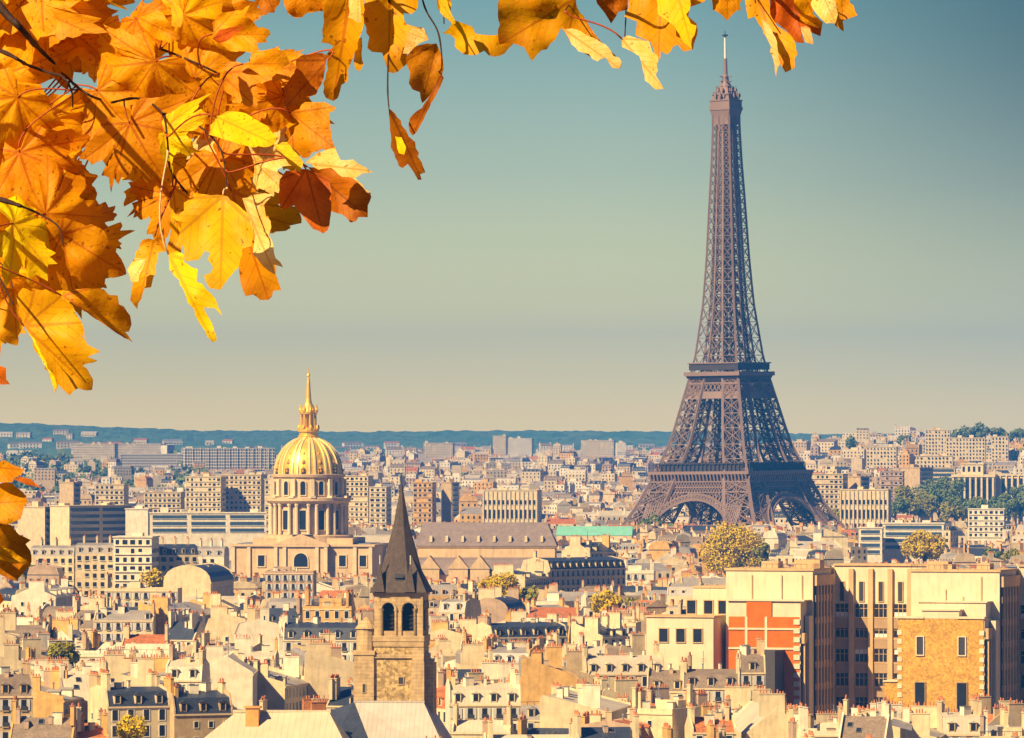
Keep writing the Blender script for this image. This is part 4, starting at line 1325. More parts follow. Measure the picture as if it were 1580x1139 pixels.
for (px0, px1, yt, D, dep, rot, wk, fl, style, lab) in BLOCK_SPECS:
    rt = R(rot)
    x = ((px0 + px1) / 2 - CX) * D / F
    full = (px1 - px0) * D / F
    w = full / math.cos(rt) if abs(rot) < 25 else (full - dep * 0.6 * abs(math.sin(rt))) / math.cos(rt)
    w = max(w, 6)
    g = G(x, D)
    h = CZ - (yt - HY) * D / F - g
    if style == 'mansard': h -= 4
    BLOCKS.append((x, D, full / 2 + 4))
    ZONES.append((px0, px1, yt + max(12, (h * F / D) * 0.62), D - 20))
    root = empty('office_block' if style in ('band', 'classic', 'blank') else 'apartment_block', (x, D, g), rt)
    tag(root, lab, 'office block' if style in ('band', 'classic', 'blank') else 'apartment block', 'blocks standing out from the city beyond')
    m = MB()
    m.box(-w/2, w/2, -dep/2, dep/2, -2, h, 0)
    if style != 'mansard': m.box(-w/2-0.4, w/2+0.4, -dep/2-0.4, dep/2+0.4, h, h+0.5, 0, True)
    fh = min(3.4, h / fl) if style != 'classic' else h / fl
    PANES = []; rqp = random.Random(px0 + 5)
    faces = [(0, -1, w, dep/2)]
    faces += [(1, 0, dep, w/2)] if rot < -2 else [(-1, 0, dep, w/2)] if rot > 2 and style != 'band' else []
    for nx_, ny_, along, off in faces:
        n = max(2, int(along / 2.9))
        def pane(t0, t1, z0, z1):
            PANES.append((nx_, ny_, off, t0, t1, z0, z1))
        for k in range(fl):
            z1 = h - 0.9 - k*fh; z0 = z1 - fh*0.52
            if style in ('grid', 'mansard'):
                for i in range(n):
                    t = -along/2 + along*(i+0.5)/n
                    if rqp.random() < 0.10: continue
                    ww_ = 0.23 if D < 5000 else 0.17
                    if rqp.random() < 0.2: ww_ *= 1.4
                    pane(t - along/n*ww_, t + along/n*ww_, z0 + (0.5 if rqp.random() < 0.3 else 0), z1)
            elif style == 'band':
                nb = max(1, int(along / 18))
                for i in range(nb): pane(-along/2 + along*i/nb + 1.2, -along/2 + along*(i+1)/nb - 1.2, z0, z1)
            elif style == 'fins':
                for i in range(n): t = -along/2 + along*(i+0.5)/n; pane(t-along/n*0.3, t+along/n*0.3, z0, z1)
        if style == 'classic' and ny_:
            for i in range(n):
                t = -along/2 + along*(i+0.5)/n; pane(t-0.65, t+0.65, h*0.5, h*0.66); pane(t-0.65, t+0.65, h*0.3, h*0.42); pane(t-0.65, t+0.65, h*0.75, h*0.83)
            for i in range(n+1):
                t = -along/2 + along*i/n; m.box(t-0.45, t+0.45, -off-0.7, -off-0.01, h*0.3, h-0.5, 0)
    if style in ('grid',) and D < 5000:       # projecting balcony lines
        for k in range(fl):
            z = h - 0.9 - k*fh - fh*0.62
            m.box(-w/2+0.4, w/2-0.4, -dep/2-0.5, -dep/2-0.01, z-0.25, z+0.15, 0, True)
    if style == 'fins':
        for i in range(int(w/9)+1): m.box(-w/2+i*9-0.4, -w/2+i*9+0.4, -dep/2-0.9, -dep/2-0.01, 0, h, 0)
    rq = random.Random(px0)
    if style != 'mansard':
        for i in range(max(1, int(w/14))):
            t = -w/2 + 3 + rq.random()*(w-6); m.box(t-2, t+2, -2, 2.5, h+0.5, h+rq.uniform(1.6, 3.2), 0)
    gm = BAND if style == 'band' else GLASS
    sep_ = D < 5000 and len(PANES) <= 100
    for nx_, ny_, off, t0, t1, z0, z1 in PANES:
        e_ = 0.08 if D < 5000 else 0.4
        def P_at(t, z): return (t, ny_*(off+e_), z) if ny_ else (nx_*(off+e_), t, z)
        if sep_:
            q = MB(); tm, zm = (t0+t1)/2, z0
            hw, hh_ = (t1-t0)/2, z1-z0
            key = (round(hw, 2), round(hh_, 2), style == 'band')
            if key not in PANE_ME:
                q.box(-hw, hw, -0.06, 0.0, 0, hh_, 0); q.box(-hw-0.12, hw+0.12, -0.3, 0.0, -0.2, -0.01, 1, True)
                PANE_ME[key] = q.mesh('window', [gm, FRAME])
            c_ = P_at(tm, zm)
            inst('window', PANE_ME[key], root, c_, 0 if ny_ else (math.pi/2 if nx_ > 0 else -math.pi/2))
        else: m.face([P_at(t0, z0), P_at(t1, z0), P_at(t1, z1), P_at(t0, z1)], 1)
    m.build('wall', [WALLS[wk], gm], root)
    if style == 'mansard':
        m = MB(); m.prism(profile('mansard', dep, h+0.02, 3.2, 0.9), -w/2, w/2); m.build('roof', ROOFS['dark slate' if px0 == 242 else 'grey zinc'], root)
        key = (wk, 'grey zinc')
        if key not in DORM: DORM[key] = dormer_mesh(WALLS[wk], ROOFS['grey zinc'])
        for i in range(int(w/3.4)): inst('dormer', DORM[key], root, (-w/2 + w*(i+0.5)/int(w/3.4), -dep/2+0.45, h+0.5))
        for i in range(3): inst('chimney', chimney_mesh(wk, 2, rq), root, (-w/2 + w*(i+0.5)/3, 1, h+2))

def free_of_blocks(x, y, r):
    for a, b_, c in BLOCKS:
        if abs(y - b_) < 18 and abs(x - a) < c + r: return False
    return True
HERO_PLAN = [(-98, 3095, 42, 50), (135.6, 4000, 85, 85), (-10, 2720, 34, 40)]
def free_of_heroes(x, y, r):
    for a, b_, c, d in HERO_PLAN:
        if abs(x - a) < c + r and abs(y - b_) < d + r: return False
    return True
rr = random.Random(23)
city = MB()
y = Y_NEAR
cnt = 0
HKEEP = [(P_[0], P_[1], P_[2]) for P_ in PLACED]
while y < 9000:
    far = sm(3600, 6500, y)
    half = 0.083 * y
    x = -half - rr.uniform(0, 20)
    base = R(rr.choice([-30, -16, -8, -4, 5, 12, 28]))
    while x < half:
        w = rr.uniform(8, 22); d = rr.uniform(8, 13)
        kind, wk, rk = rnd_style()
        if far > 0.4 and rr.random() < 0.3: kind = 'flat'
        rot = base + R(rr.uniform(-6, 6)) + (R(90) if rr.random() < 0.35 else 0)
        yy = y + rr.uniform(-0.006, 0.006) * y
        fw = w if abs(math.cos(rot)) > 0.6 else d
        xc = x + fw / 2
        x += fw + (rr.uniform(2, 16) if rr.random() < 0.3 else 0.5)
        px = PX(xc, yy)
        # wooded slope on the far left: few houses there
        if yy > 5600 and px < 300 and rr.random() < 0.86: continue
        if yy > 7600 and rr.random() < 0.35 + 0.4 * (px < 600): continue
        h = max(10, rr.gauss(18.5, 3.2) + rr.choice([0, 0, 0, 0, 0, 3, 7]) * (0.6 + 0.7 * far))
        lim = zlimit(px - fw/2*F/yy, px + fw/2*F/yy, yy) - G(xc, yy) - 5.5
        if lim < 4: continue
        h = min(h, lim)
        if not free_of_blocks(xc, yy, fw/2) or not free_of_heroes(xc, yy, fw/2): continue
        if 4150 < yy < 5000 and px > 1395 and px < 1600: continue       # the park
        if any(abs(((a - CX) / F * b_) - xc) < r_ + fw/2 and abs(b_ - yy) < 14 for a, b_, r_ in HKEEP): continue
        quick_house(city, xc, yy, w, d, h, rot, kind, list(WALLS).index(wk), len(WL) + RK.index(rk), rr, 3 if yy < 3500 else 2 + (rr.random() < 0.4))
        cnt += 1
    y *= 1.0 + (0.0125 if y < 3500 else 0.0105)
rq = random.Random(91)          # scattered pale houses on the wooded slopes
for i in range(170):
    y = rq.uniform(8900, 10900); px = rq.uniform(-10, 1250) if i % 3 else rq.uniform(560, 1250)
    x = (px - CX) * y / F; z = hill_z(x, y) - G(x, y)
    w = rq.uniform(9, 38); h = rq.choice([4, 5, 6, 8]); g0 = G(x, y)
    city.T = Matrix.Translation((x, y, g0 + z)) @ Matrix.Rotation(R(rq.choice([-14, -6, 8, 20])), 4, 'Z')
    wi_ = rq.choice([0, 1, 1, 5]); city.box(-w/2, w/2, -6, 6, -4, h, wi_)
    city.prism([(-6.3, h), (0, h+2.5), (6.3, h)], -w/2-0.3, w/2+0.3, len(WL)+rq.choice([0, 1, 2, 4]))
    for k in range(int(h/4)):
        for q in range(int(w/5)):
            t = -w/2 + 2.5 + q*5; city.face([(t-0.9, -6.3, 1+k*4), (t+0.9, -6.3, 1+k*4), (t+0.9, -6.3, 3+k*4), (t-0.9, -6.3, 3+k*4)], iG)
    city.T = None
co = city.build('city_rooftops', CITY_M)
tag(co, 'dense mass of cream walled houses with zinc roofs filling the city beyond the nearer houses', 'rooftops', kind='stuff')
print('city houses', cnt, 'verts', len(city.v))

# ------------------------------------------------------------------ long slate roofed hall
LH = empty('long_slate_roofed_hall', tuple(W(752, 670, 2720)[:2]) + (0,), R(-3))
tag(LH, 'long hall with steep hipped brown slate roof and small dormers, right of the slate spire', 'hall')
L = (860 - 645) * 0.272
z_r, z_e = CZ - (806 - HY)*0.272, CZ - (843 - HY)*0.272
m = MB(); m.box(-L/2+0.5, L/2-0.5, -8, 8, 0, z_e-0.3); m.box(-L/2, L/2, -8.5, 8.5, z_e-0.3, z_e+0.2, 0, True)
m.box(-L/2+1, L/2-2, -20, -8.05, 0, z_e-11.5)
m.build('wall', STONE, LH)
m = MB()
hx = L/2 + 0.4
n = m.pts([(-hx, -8.8, z_e+0.25), (hx, -8.8, z_e+0.25), (hx, 8.8, z_e+0.25), (-hx, 8.8, z_e+0.25), (-hx+2.5, 0, z_r), (hx-4.6, 0, z_r)])
for f in ((0,1,5,4), (1,2,5), (2,3,4,5), (3,0,4)): m.f.append(tuple(n+i for i in f)); m.m.append(0)
m.prism([(-20.5, z_e-11.5), (-14, z_e-5.5), (-8.2, z_e-4.5), (-8.2, z_e-11.5)], -L/2+0.8, L/2-1.8)
SL = mat('lilac_slate', (0.27, 0.21, 0.20), 0.75, 0.25, 0.4, brick=('n', 1.5, 0.15))
rf = m.build('roof', SL, LH)
q = MB(); q.prism([(-0.8, 0), (-0.8, 2.2), (2.2, 2.6), (2.2, 0)], -0.55, 0.55); dm = q.mesh('dormer', [WALLS['cream']])
for i in range(8): inst('dormer', dm, LH, (-L/2 + 6 + i*(L-12)/7, -7.0, z_e+1.9))
q = MB()
for px_, pz in ((668, 4), (712, 3), (745, 5)):
    t = (px_-752)*0.272
    q.box(t-4, t+4, -23, -14, 0, z_e-9)
    n = q.pts([(t-4.4, -23.3, z_e-9), (t+4.4, -23.3, z_e-9), (t, -23.3, z_e-3.6), (t-4.4, -12, z_e-9), (t+4.4, -12, z_e-9), (t, -12, z_e-3.6)])
    for f in ((0,1,2), (0,2,5,3), (1,4,5,2)): q.f.append(tuple(n+i for i in f)); q.m.append(0)
q.build('gable_bay', STONE, LH)
# green roofed hall
GR = empty('green_roofed_hall', tuple(W(918, 670, 3420)[:2]) + (0,), R(-4))
tag(GR, 'low hall with long pale green copper roof in front of the iron tower', 'hall')
z1 = CZ - (812-HY)*0.342; z0 = CZ - (826-HY)*0.342
m = MB(); m.prism([(-9, z0), (0, z1), (9, z0)], -20, 20); m.build('roof', mat('green_copper', (0.22, 0.56, 0.44), 0.6, 0.2, 0.3, seams=0.15), GR)
m = MB(); m.box(-19.8, 19.8, -8.8, 8.8, 0, z0-0.02); m.build('wall', WALLS['cream'], GR)

# ------------------------------------------------------------------ palace pavilion
PA = empty('palace_pavilion', tuple(W(1507, 670, 4950)[:2]) + (0,), R(-14))
g = G(PA.location.x, 4950); PA.location.z = g
tag(PA, 'pale stone palace pavilion with tall columns and a long wing above the park trees', 'palace')
zt = CZ - (732-HY)*0.495 - g; zb = 0
m = MB()
m.box(-17, 15, -8, 14, zb, zt-2); m.box(-18, 16, -10.5, 15, zt-2, zt, 0, True); m.box(-11, 6, -6, 8, zt, zt+7.5); m.box(-11.6, 6.6, -6.6, 8.6, zt+7.5, zt+8.3, 0, True)
m.box(15.1, 80, 2, 16, zb, zt-1); m.box(15.1, 80, 1, 17, zt-1, zt, 0, True)
m.build('wall', WALLS['cream'], PA)
m = MB()
for i in range(8): m.box(-16.6 + i*4.4-0.7, -16.6 + i*4.4+0.7, -10, -8.02, zb, zt-2)
for i in range(13): m.box(18+i*4.6-0.6, 18+i*4.6+0.6, 0.9, 1.98, zb, zt-1)
m.build('column', WALLS['cream'], PA)
m = MB()
for i in range(7): m.box(-14.4 + i*4.4-1.1, -14.4 + i*4.4+1.1, -8.15, -8.01, zb, zt-4)
for i in range(13): m.box(20.3+i*4.6-1.1, 20.3+i*4.6+1.1, 1.85, 1.98, zb, zt-3)
for i in range(4): m.box(-9+i*4-0.9, -9+i*4+0.9, -6.15, -6.01, zt+2, zt+6)
m.build('tall_window', GLASS, PA)

# ------------------------------------------------------------------ trees
def leafmat(n, a, b_, sc_=0.6):
    m = mat(n, a, 0.85, 0.3, sc_, c2=b_)
    return m
YEL = leafmat('yellow_foliage', (0.76, 0.50, 0.0), (0.34, 0.29, 0.0))
OLV = leafmat('olive_foliage', (0.36, 0.30, 0.02), (0.14, 0.16, 0.03))
GRN = leafmat('green_foliage', (0.09, 0.17, 0.05), (0.24, 0.24, 0.05))
BARK = mat('bark', (0.10, 0.07, 0.05), 0.95, 0.3, 2.0)
def crown_mb(m, c, rx, rz, n, leaf, rr, clumps=14):
    cl = []
    for i in range(clumps):
        a = rr.uniform(0, 6.28); u = rr.uniform(-0.75, 0.95); q = math.sqrt(max(0, 1-u*u)) * rr.uniform(0.35, 0.85)
        cl.append((c[0]+rx*q*math.cos(a), c[1]+rx*q*math.sin(a), c[2]+rz*u*0.72, rr.uniform(0.26, 0.44)*rx))
    for i in range(n):
        x, y, z, r = cl[i % clumps]
        d = Vector((rr.gauss(0, 1), rr.gauss(0, 1), rr.gauss(0, 1))).normalized()
        p = Vector((x, y, z)) + d * r * rr.uniform(0.6, 1.08) * Vector((1, 1, 0.9)).length / 1.68
        u = d.cross(Vector((rr.gauss(0, 1), rr.gauss(0, 1), rr.gauss(0, 1)))).normalized()
        nrm2 = (d + 0.6*Vector((rr.gauss(0, 1), rr.gauss(0, 1), rr.gauss(0, 1)))).normalized()
        u = nrm2.cross(u).normalized(); v = nrm2.cross(u)
        s = leaf * rr.uniform(0.6, 1.3)
        m.face([p-u*s-v*s*0.5, p+u*s*0.2-v*s, p+u*s+v*s*0.4, p-u*s*0.3+v*s])
def tree(px, ytop, D, width_px, depth_scale, mt, lab, cat='tree', seed=1, n=3200, leaf=0.42, name='plane_tree', group='autumn trees among the houses', clumps=16, ybot=None):
    rr = random.Random(seed)
    x = (px - CX) * D / F; g = G(x, D)
    rx = width_px / 2 * D / F
    ztop = CZ - (ytop - HY) * D / F - g
    rz = min(rx * depth_scale, ztop * 0.46)
    o = empty(name, (x, D, g)); tag(o, lab, cat, group)
    m = MB(); crown_mb(m, (0, 0, ztop - rz), rx * 0.93, rz, n, leaf, rr, clumps); m.build('crown', mt, o)
    m = MB()
    m.tube([(0, 0, -0.5), (0.1, 0, (ztop-rz)*0.5), (0.3, 0.1, ztop-rz)], [rx*0.05+0.12, rx*0.04+0.1, rx*0.02+0.05], 7)
    for k in range(5):
        a = k*1.3; m.tube([(0.1, 0, (ztop-rz)*0.6), (rx*0.3*math.cos(a), rx*0.3*math.sin(a), ztop-rz), (rx*0.55*math.cos(a), rx*0.55*math.sin(a), ztop-rz*0.6)], [rx*0.025+0.05, rx*0.015+0.04, 0.04], 5)
    m.build('trunk', BARK, o)
    return o
tree(1132, 810, 3200, 112, 0.85, YEL, 'large yellow tree left of the big courtyard block, below the iron tower', seed=2, n=22000, leaf=0.46, clumps=44)
tree(1176, 838, 3170, 40, 0.8, OLV, 'smaller olive tree against the right side of the large yellow tree', seed=12, n=1400, leaf=0.7, clumps=10)
tree(776, 887, 2250, 74, 0.8, YEL, 'round yellow tree in front of the long slate roofed hall', seed=3, n=9000, leaf=0.36, clumps=26)
tree(815, 904, 2250, 44, 0.7, OLV, 'olive tree touching the right side of the round yellow tree', seed=4, n=1600, leaf=0.55, clumps=10)
tree(752, 895, 2262, 34, 0.6, YEL, 'small yellow tree peeking out left of the round yellow tree', seed=44, n=900, leaf=0.55, clumps=8)
tree(935, 916, 2110, 56, 0.55, YEL, 'low wide yellow tree below the blue slate roofs', seed=5, n=2200, leaf=0.5)
tree(975, 923, 2115, 34, 0.5, OLV, 'low olive tree right of the low wide yellow tree', seed=6, n=1100, leaf=0.45, clumps=9)
tree(1426, 821, 3250, 74, 0.6, YEL, 'wide orange yellow tree below the palace, above the big courtyard block', seed=7, n=9000, leaf=0.46, clumps=26)
tree(1562, 850, 3000, 44, 0.6, OLV, 'olive tree cut by the right edge above the courtyard block', seed=8, n=1400, leaf=0.6)
tree(1528, 846, 3010, 30, 0.6, GRN, 'dark green tree left of the olive tree at the right edge', seed=9, n=900, leaf=0.6, clumps=9)
tree(98, 992, 1600, 56, 0.55, OLV, 'olive tree between ochre houses at the left, beside a flat white roof', seed=10, n=2400, leaf=0.32)
tree(12, 944, 1900, 44, 0.6, OLV, 'small green tree at the left edge above the ochre houses', seed=13, n=1200, leaf=0.38, clumps=10)
tree(42, 868, 2520, 36, 0.8, GRN, 'dark green tree at the tip of the lowest maple leaves', seed=14, n=1200, leaf=0.5, clumps=10)
tree(236, 884, 2480, 60, 0.35, YEL, 'thin yellow tree line at the foot of the white grid block', seed=15, n=1100, leaf=0.45, clumps=9)
tree(200, 1098, 1235, 60, 1.0, YEL, 'russet tree in the dark street at the bottom left', seed=16, n=2600, leaf=0.24, clumps=18)
tree(1012, 800, 3900, 60, 0.5, GRN, 'green tree at the left foot of the iron tower', seed=17, n=1000, leaf=0.8, clumps=9)
rq = random.Random(8)
PK = [(1400, 752, 60), (1432, 745, 70), (1460, 739, 62), (1448, 757, 70), (1420, 764, 66), (1480, 768, 60), (1512, 772, 54), (1380, 768, 50), (1352, 776, 44),
      (1546, 764, 58), (1572, 752, 56), (1590, 746, 50), (1466, 778, 60), (1530, 780, 56), (1566, 772, 50), (1310, 786, 36), (1286, 788, 30)]
PL = ['at its left end', 'at its crest', 'against the palace corner', 'in its middle', 'low on its left side', 'under the palace columns', 'under the palace centre', 'beside the classical facade',
      'below the classical facade', 'under the palace wing', 'before the palace wing, near the right edge', 'cut by the right edge', 'in its front row, middle', 'in its front row, right', 'in its front row, near the right edge',
      'beyond it beside the tower foot', 'touching the right foot of the iron tower']
for i, ((a, b_, w_), l_) in enumerate(zip(PK, PL)):
    tree(a, b_, 4860 - (b_ - 740) * 9, w_, 0.5, GRN if i % 4 else OLV, ('olive' if i % 4 == 0 else 'dark green') + ' park tree ' + l_.replace('its', "the park's").replace('beyond it', 'beyond the park'), seed=30+i, n=2000, leaf=0.75, name='park_tree', group='park trees below the palace', clumps=9)
HT = [(1488, 657, 44), (1512, 655, 40), (1540, 660, 40), (1572, 660, 36), (1440, 672, 26), (1400, 672, 34), (1312, 675, 30)]
HL = ['tallest hilltop tree on the right skyline, above the wide pale block', 'second hilltop tree, right of the tallest one', 'third hilltop tree, above the narrow pale tower block', 'hilltop tree at the right edge of the skyline',
      'small hillside tree left of the hilltop tower block', 'low wide hillside tree between tower block and iron tower', 'lone hillside tree nearest the iron tower']
for i, ((a, b_, w_), l_) in enumerate(zip(HT, HL)):
    tree(a, b_, 6500, w_, 0.7, GRN, l_, seed=60+i, n=1500, leaf=0.95, name='hilltop_tree', group='trees on the right hillside', clumps=8)
# scattered greenery on far slopes, too much to count
m = MB(); rq = random.Random(77)
for i in range(520):
    if i < 330: px, D = rq.uniform(-20, 330) if i % 3 else rq.uniform(300, 1000), rq.uniform(5600, 8800)
    else: px, D = rq.uniform(-20, 1600), rq.uniform(4300, 9000)
    x = (px-CX)*D/F
    if not free_of_heroes(x, D, 10): continue
    if not free_of_blocks(x, D, 8): continue
    r = rq.uniform(7, 16); z = G(x, D) + r*0.5
    if zlimit(px-3, px+3, D) - 14 < z: continue
    crown_mb(m, (x, D, z + 5), r, r*0.6, 90, 2.4, rq, 6)
tag(m.build('distant_greenery', GRN), 'blue green woods and tree clumps scattered over the far city slopes', 'woods', kind='stuff')

# ------------------------------------------------------------------ maple branches in front
def leaf_material(name, c, c2, vein, trans=0.5, edge=(0.35, 0.10, 0.01), edge_amt=0.4):
    m = bpy.data.materials.new(name); m.use_nodes = True
    t = m.node_tree; N = t.nodes; L = t.links
    N.clear()
    o = N.new('ShaderNodeOutputMaterial')
    uv = N.new('ShaderNodeUVMap'); uv.uv_map = 'leaf'
    sp = N.new('ShaderNodeSeparateXYZ'); L.new(uv.outputs[0], sp.inputs[0])
    def M(op, a, b_=None, clamp=False):
        n = N.new('ShaderNodeMath'); n.operation = op; n.use_clamp = clamp
        for i, v in enumerate((a, b_)):
            if v is None: continue
            if isinstance(v, (int, float)): n.inputs[i].default_value = v
            else: L.new(v, n.inputs[i])
        return n.outputs[0]
    X, Y = sp.outputs['X'], sp.outputs['Y']
    mask = None
    AX = M('ABSOLUTE', X)
    for ang in (0, 47, 83, 118):
        a = R(ang); dx, dy = math.sin(a), math.cos(a)
        al = M('ADD', M('MULTIPLY', AX, dx), M('MULTIPLY', Y, dy))
        pd = M('ABSOLUTE', M('SUBTRACT', M('MULTIPLY', AX, dy), M('MULTIPLY', Y, dx)))
        wd = M('SUBTRACT', 0.018, M('MULTIPLY', al, 0.013))
        v = M('MULTIPLY', M('LESS_THAN', pd, wd), M('GREATER_THAN', al, 0.0))
        # side veins: slanting lines off each main vein
        sv = M('PINGPONG', M('SUBTRACT', al, M('MULTIPLY', pd, 1.1)), 0.055)
        sv = M('MULTIPLY', M('MULTIPLY', M('LESS_THAN', sv, 0.0045), M('GREATER_THAN', al, 0.12)), M('LESS_THAN', pd, M('MULTIPLY', al, 0.34)))
        v = M('MAXIMUM', v, M('MULTIPLY', sv, 0.4))
        mask = v if mask is None else M('MAXIMUM', mask, v)
    oi = N.new('ShaderNodeObjectInfo')
    ns = N.new('ShaderNodeTexNoise'); ns.noise_dimensions = '4D'; ns.inputs['Scale'].default_value = 3.2; ns.inputs['Detail'].default_value = 5; ns.inputs['Roughness'].default_value = 0.6
    L.new(uv.outputs[0], ns.inputs['Vector']); L.new(M('MULTIPLY', oi.outputs['Random'], 50.0), ns.inputs['W'])
    mx = N.new('ShaderNodeMix'); mx.data_type = 'RGBA'
    q = N.new('ShaderNodeMapRange'); q.inputs['From Min'].default_value = 0.35; q.inputs['From Max'].default_value = 0.65
    L.new(ns.outputs['Fac'], q.inputs['Value']); L.new(q.outputs[0], mx.inputs['Factor'])
    mx.inputs['A'].default_value = (*c, 1); mx.inputs['B'].default_value = (*c2, 1)
    # browner rim and spots
    rad = M('SQRT', M('ADD', M('MULTIPLY', X, X), M('MULTIPLY', Y, Y)))
    rim = M('MULTIPLY', M('MULTIPLY', M('SUBTRACT', M('ADD', rad, M('MULTIPLY', ns.outputs['Fac'], 0.7)), 0.95), 2.2, True), edge_amt, True)
    n3 = N.new('ShaderNodeTexNoise'); n3.noise_dimensions = '4D'; n3.inputs['Scale'].default_value = 16; n3.inputs['Detail'].default_value = 2
    L.new(uv.outputs[0], n3.inputs['Vector']); L.new(M('MULTIPLY', oi.outputs['Random'], 31.0), n3.inputs['W'])
    spots = M('MULTIPLY', M('GREATER_THAN', n3.outputs['Fac'], 0.66), 0.75)
    rim = M('MAXIMUM', rim, spots)
    m2 = N.new('ShaderNodeMix'); m2.data_type = 'RGBA'; L.new(rim, m2.inputs['Factor']); L.new(mx.outputs['Result'], m2.inputs['A']); m2.inputs['B'].default_value = (*edge, 1)
    m3 = N.new('ShaderNodeMix'); m3.data_type = 'RGBA'; L.new(M('MULTIPLY', mask, 0.7), m3.inputs['Factor']); L.new(m2.outputs['Result'], m3.inputs['A']); m3.inputs['B'].default_value = (*vein, 1)
    colr = m3.outputs['Result']
    hs = N.new('ShaderNodeHueSaturation'); L.new(colr, hs.inputs['Color'])
    L.new(M('ADD', 0.49, M('MULTIPLY', oi.outputs['Random'], 0.02)), hs.inputs['Hue'])
    L.new(M('ADD', 0.82, M('MULTIPLY', oi.outputs['Random'], 0.3)), hs.inputs['Value'])
    colr = hs.outputs[0]
    pb = N.new('ShaderNodeBsdfPrincipled'); pb.inputs['Roughness'].default_value = 0.55; pb.inputs['Specular IOR Level'].default_value = 0.25
    L.new(colr, pb.inputs['Base Color'])
    bp = N.new('ShaderNodeBump'); bp.inputs['Strength'].default_value = 0.9; bp.inputs['Distance'].default_value = 0.005
    L.new(M('SUBTRACT', ns.outputs['Fac'], mask), bp.inputs['Height']); L.new(bp.outputs[0], pb.inputs['Normal'])
    tr = N.new('ShaderNodeBsdfTranslucent'); L.new(colr, tr.inputs['Color'])
    ms = N.new('ShaderNodeMixShader'); ms.inputs[0].default_value = trans
    L.new(pb.outputs[0], ms.inputs[1]); L.new(tr.outputs[0], ms.inputs[2]); L.new(ms.outputs[0], o.inputs[0])
    return m
LM = {
    'o': leaf_material('orange_leaf', (1.0, 0.50, 0.001), (0.94, 0.40, 0.001), (0.62, 0.17, 0.004)),
    'a': leaf_material('amber_leaf', (0.98, 0.48, 0.002), (0.92, 0.37, 0.002), (0.66, 0.20, 0.006)),
    'y': leaf_material('yellow_leaf', (1.0, 0.76, 0.002), (1.0, 0.58, 0.002), (0.75, 0.38, 0.01), edge_amt=0.25),
    'p': leaf_material('pale_yellow_leaf', (1.0, 0.80, 0.32), (1.0, 0.62, 0.10), (0.7, 0.35, 0.05), edge_amt=0.25),
    'r': leaf_material('russet_leaf', (0.72, 0.14, 0.006), (0.50, 0.08, 0.006), (0.30, 0.05, 0.006)),
    'b': leaf_material('brown_orange_leaf', (0.72, 0.25, 0.003), (0.52, 0.14, 0.003), (0.30, 0.08, 0.006)),
}
HALF = [(0,1.0),(.05,.90),(.12,.82),(.23,.80),(.22,.70),(.225,.60),(.25,.545),(.33,.56),(.41,.64),(.48,.62),(.57,.68),(.585,.57),(.76,.64),(.70,.50),(.76,.42),
        (.64,.345),(.57,.29),(.58,.24),(.66,.22),(.74,.225),(.76,.14),(.92,.07),(.76,.0),(.68,-.08),(.54,-.09),(.42,-.15),(.34,-.25),(.16,-.20),(.04,-.05)]
OUT = HALF + [(-x, y) for x, y in reversed(HALF[1:])]
RAYS = [R(a) for a in (-118, -83, -47, 0, 47, 83, 118)]
def leaf_mesh(seed, mtl, fold=0.0, curl=0.3):
    rr = random.Random(seed)
    T = [0.0, 0.15, 0.32, 0.5, 0.68, 0.84, 1.0]
    out_ = [(x*(1+rr.uniform(-0.07, 0.07)), y*(1+rr.uniform(-0.07, 0.07))) for x, y in OUT]
    # finer outline with small teeth
    pts = []
    for i, (x, y) in enumerate(out_):
        x2, y2 = out_[(i+1) % len(out_)]
        pts.append((x, y))
        mx_, my_ = (x+x2)/2, (y+y2)/2; k = 1 + rr.uniform(-0.03, 0.045)
        pts.append((mx_*k, my_*k))
    a1, a2, a3 = rr.uniform(-0.5, 0.9)*curl, rr.uniform(0.1, 0.9)*curl, rr.uniform(-0.6, 0.6)*curl
    ph = rr.uniform(0, 6.28)
    lobec = [rr.uniform(-0.5, 0.6)*curl for _ in RAYS]
    V = [(0, 0, 0)]; UV = [(0, 0)]
    for t in T[1:]:
        for x, y in pts:
            X_, Y_ = x*t, y*t
            r = math.hypot(X_, Y_); an = math.atan2(X_, Y_)
            j = min(range(7), key=lambda k: abs(an - RAYS[k]))
            da = abs(an - RAYS[j])
            z = 0.16 * da * r * (1.2 - 0.5*t)           # pleats rise between the veins
            z -= a1 * Y_*abs(Y_)*0.7 + a2 * X_*X_*0.9 + a3 * X_*Y_*0.7
            z += lobec[j] * r**3 * 0.8 + 0.05*curl*math.sin(7*an + ph + 5*r) * r
            z += 0.035*math.sin(3.1*X_*4+ph)*math.cos(2.7*Y_*4+ph*2)*r
            nx_, nz_ = X_, z
            if fold:
                s = 1 if X_ > 0 else -1
                c_, s_ = math.cos(fold), math.sin(fold)
                nx_ = X_*c_; nz_ = z*c_ + abs(X_)*s_
            V.append((nx_, Y_ - 0.25*curl*r*r*0.3, nz_)); UV.append((X_, Y_))
    n = len(pts); Fc = []
    for i in range(n):
        j = (i+1) % n
        Fc.append((0, 1+j, 1+i))
        for k in range(len(T)-2):
            a = 1 + k*n
            Fc.append((a+i, a+j, a+n+j, a+n+i))
    me = bpy.data.meshes.new('leaf'); me.from_pydata(V, [], Fc)
    me.materials.append(mtl)
    me.polygons.foreach_set('use_smooth', [True]*len(Fc))
    uvl = me.uv_layers.new(name='leaf')
    uvl.data.foreach_set('uv', [c for l in me.loops for c in UV[l.vertex_index]])
    me.update()
    return me
LCACHE = {}
